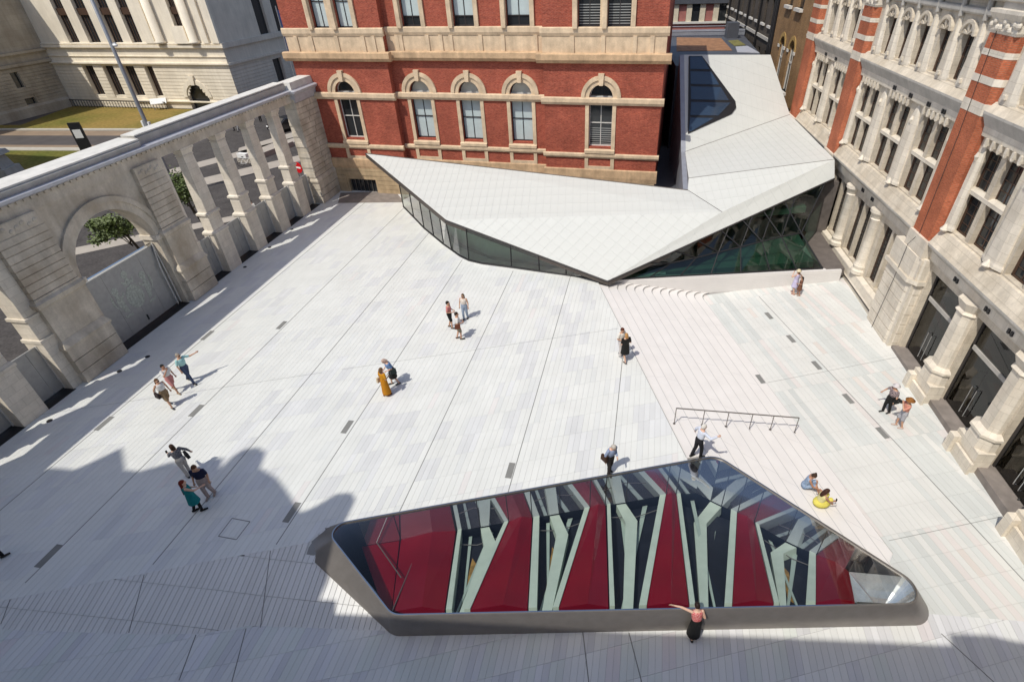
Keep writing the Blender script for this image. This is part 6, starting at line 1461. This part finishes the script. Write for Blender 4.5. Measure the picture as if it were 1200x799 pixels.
person('man all in white looking down at a phone', foot(727, 417), -40, 1.74, 0.1, hair=(0.09, 0.025, 0.015), top=(0.7, 0.66, 0.6), bottom=('trousers', (0.56, 0.52, 0.51)), arms=('hip', 'bent'), shoe=(0.3, 0.3, 0.32), headdown=15, extra=[phone(1)], group=G)
person('blonde woman in sleeveless black dress seen from behind', foot(732, 423), 115, 1.70, 0.3, build=1.06, skin='skin_c', hair=(0.42, 0.22, 0.08), hairlen='bob', top=BLK, bottom=('dress', BLK), arms=('bent', 'bent'), shoe=(0.16, 0.13, 0.12), group=G)
person('bald man in blue shirt and dark trousers looking into the skylight', foot(714, 554), -50, 1.76, 0.1, lean=10, skin='skin_c', hair=(0.45, 0.42, 0.38), top=(0.26, 0.32, 0.47), sleeve='long', bottom=('trousers', (0.03, 0.026, 0.025)), arms=('bent', 'down'), headdown=25, extra=[bag((0.05, 0.025, 0.015), 1)], group=G)
person('white-haired man in pale blue shirt waving beside the skylight apex', foot(816, 535), 25, 1.80, 0.2, lean=8, skin='skin_c', hair=(0.6, 0.58, 0.54), top=(0.56, 0.60, 0.70), sleeve='long', bottom=('trousers', (0.016, 0.016, 0.02)), arms=('side', 'wave'), group=G)
person('woman in straw hat and lavender dress raising a camera', foot(929, 344), 130, 1.66, 0.1, skin='skin_c', hair=(0.2, 0.1, 0.05), hairlen='bob', top=(0.52, 0.48, 0.66), sleeve='none', bottom=('dress', (0.52, 0.48, 0.66)), arms=('face', 'hip'), extra=[hat((0.62, 0.54, 0.38))], shoe=(0.4, 0.2, 0.15), group=G)
person('girl with long black hair and brown dress beside the terrace wall', foot(935, 346), 160, 1.30, 0.1, skin='skin_b', hair=(0.015, 0.012, 0.01), hairlen='long', top=(0.15, 0.07, 0.045), bottom=('dress', (0.16, 0.075, 0.045)), arms=('bent', 'down'), shoe=(0.3, 0.18, 0.12), group=G)
person('person in white sun hat, dark print blouse and black trousers', foot(1037, 483), 200, 1.68, 0.12, build=1.1, top='print_dark', bottom=('trousers', BLK), arms=('down', 'side'), hair=(0.1, 0.08, 0.07), extra=[hat((0.6, 0.57, 0.58)), bag(BLK, -1, -0.05)], group=G)
person('person in brown hat and coral top aiming a camera', foot(1052, 500), 170, 1.68, 0.12, build=1.08, top=(0.56, 0.25, 0.19), bottom=('shorts', (0.38, 0.38, 0.41)), arms=('face', 'face'), hair=(0.1, 0.05, 0.03), extra=[hat((0.26, 0.11, 0.03), 0.2), camera_held()], shoe=(0.5, 0.4, 0.35), group=G)
person('seated woman with hair bun in denim playsuit on the steps', foot(942, 571), -20, 1.66, 0, lean=14, sit=True, skin='skin_b', hair=(0.05, 0.03, 0.02), hairlen='bun', top='print_denim', sleeve='none', bottom=('shorts', 'print_denim'), arms=('lap', 'fwd'), shoe=(0.6, 0.58, 0.56), headdown=20, group=G)
person('seated woman with long dark hair and yellow skirt on the steps', foot(958, 592), 15, 1.66, 0, lean=12, sit=True, skin='skin_b', hair=(0.05, 0.022, 0.015), hairlen='long', top=(0.68, 0.62, 0.30), sleeve='none', bottom=('skirt', (0.66, 0.58, 0.12)), arms=('lap', 'fwd'), shoe=(0.6, 0.58, 0.56), headdown=15, extra=[phone(1)], group=G)
wp = foot(812, 747); wp.y = min(wp.y, 8.72)
person('woman in red print top and black skirt leaning on the skylight rim', Vector((wp.x, 8.90, zF(wp.x))), 100, 1.66, 0.12, lean=14, skin='skin_c', hair=(0.02, 0.012, 0.01), hairlen='short', top='print_red', sleeve='none', bottom=('longskirt', BLK), arms=('rest', 'bent'), headdown=20, group=G)
person('person in black clothes at the edge of the shaded paving', gz(-1.5, 654, 0), 60, 1.72, 0.2, top=BLK, sleeve='long', bottom=('trousers', BLK), group=G)
person('person in grey pattern shirt at the glass doors of the stone range', Vector((16.55, 14.9, -0.70)), 200, 1.72, 0.1, top='print_grey', sleeve='long', bottom=('trousers', BLK), group=G)
GS = 'people in the street'
person('person in white shirt and black trousers in the street behind the second column', gz(277, 153, 0), -120, 1.7, 0.3, top=W_, sleeve='long', bottom=('trousers', BLK), group=GS)
person('person in dark jacket walking in the street behind the second column', gz(281.5, 154, 0), -100, 1.7, 0.3, top=BLK, sleeve='long', bottom=('trousers', (0.4, 0.4, 0.4)), group=GS)
person('person in white walking past the gate behind the third column', Vector((*scr(22.9, -3.2).xy, 0)), 100, 1.7, 0.3, top=W_, sleeve='long', bottom=('trousers', W_), group=GS)
for k, (dx, dy) in enumerate(((0, 0), (1.0, 0.5), (2.0, 0.2))):
    q = gz(306, 143, 0); person(('person in grey coat', 'person in brown dress', 'person in black suit')[k] + ' among the group in the street past the seat', Vector((q.x + dx, q.y + dy, 0)), -60 - 40 * k, 1.7, 0.1, top=((0.2, 0.2, 0.22), (0.2, 0.12, 0.08), BLK)[k], sleeve='long', bottom=('trousers', BLK), group=GS)
bpy.data.collections.remove(TMP)
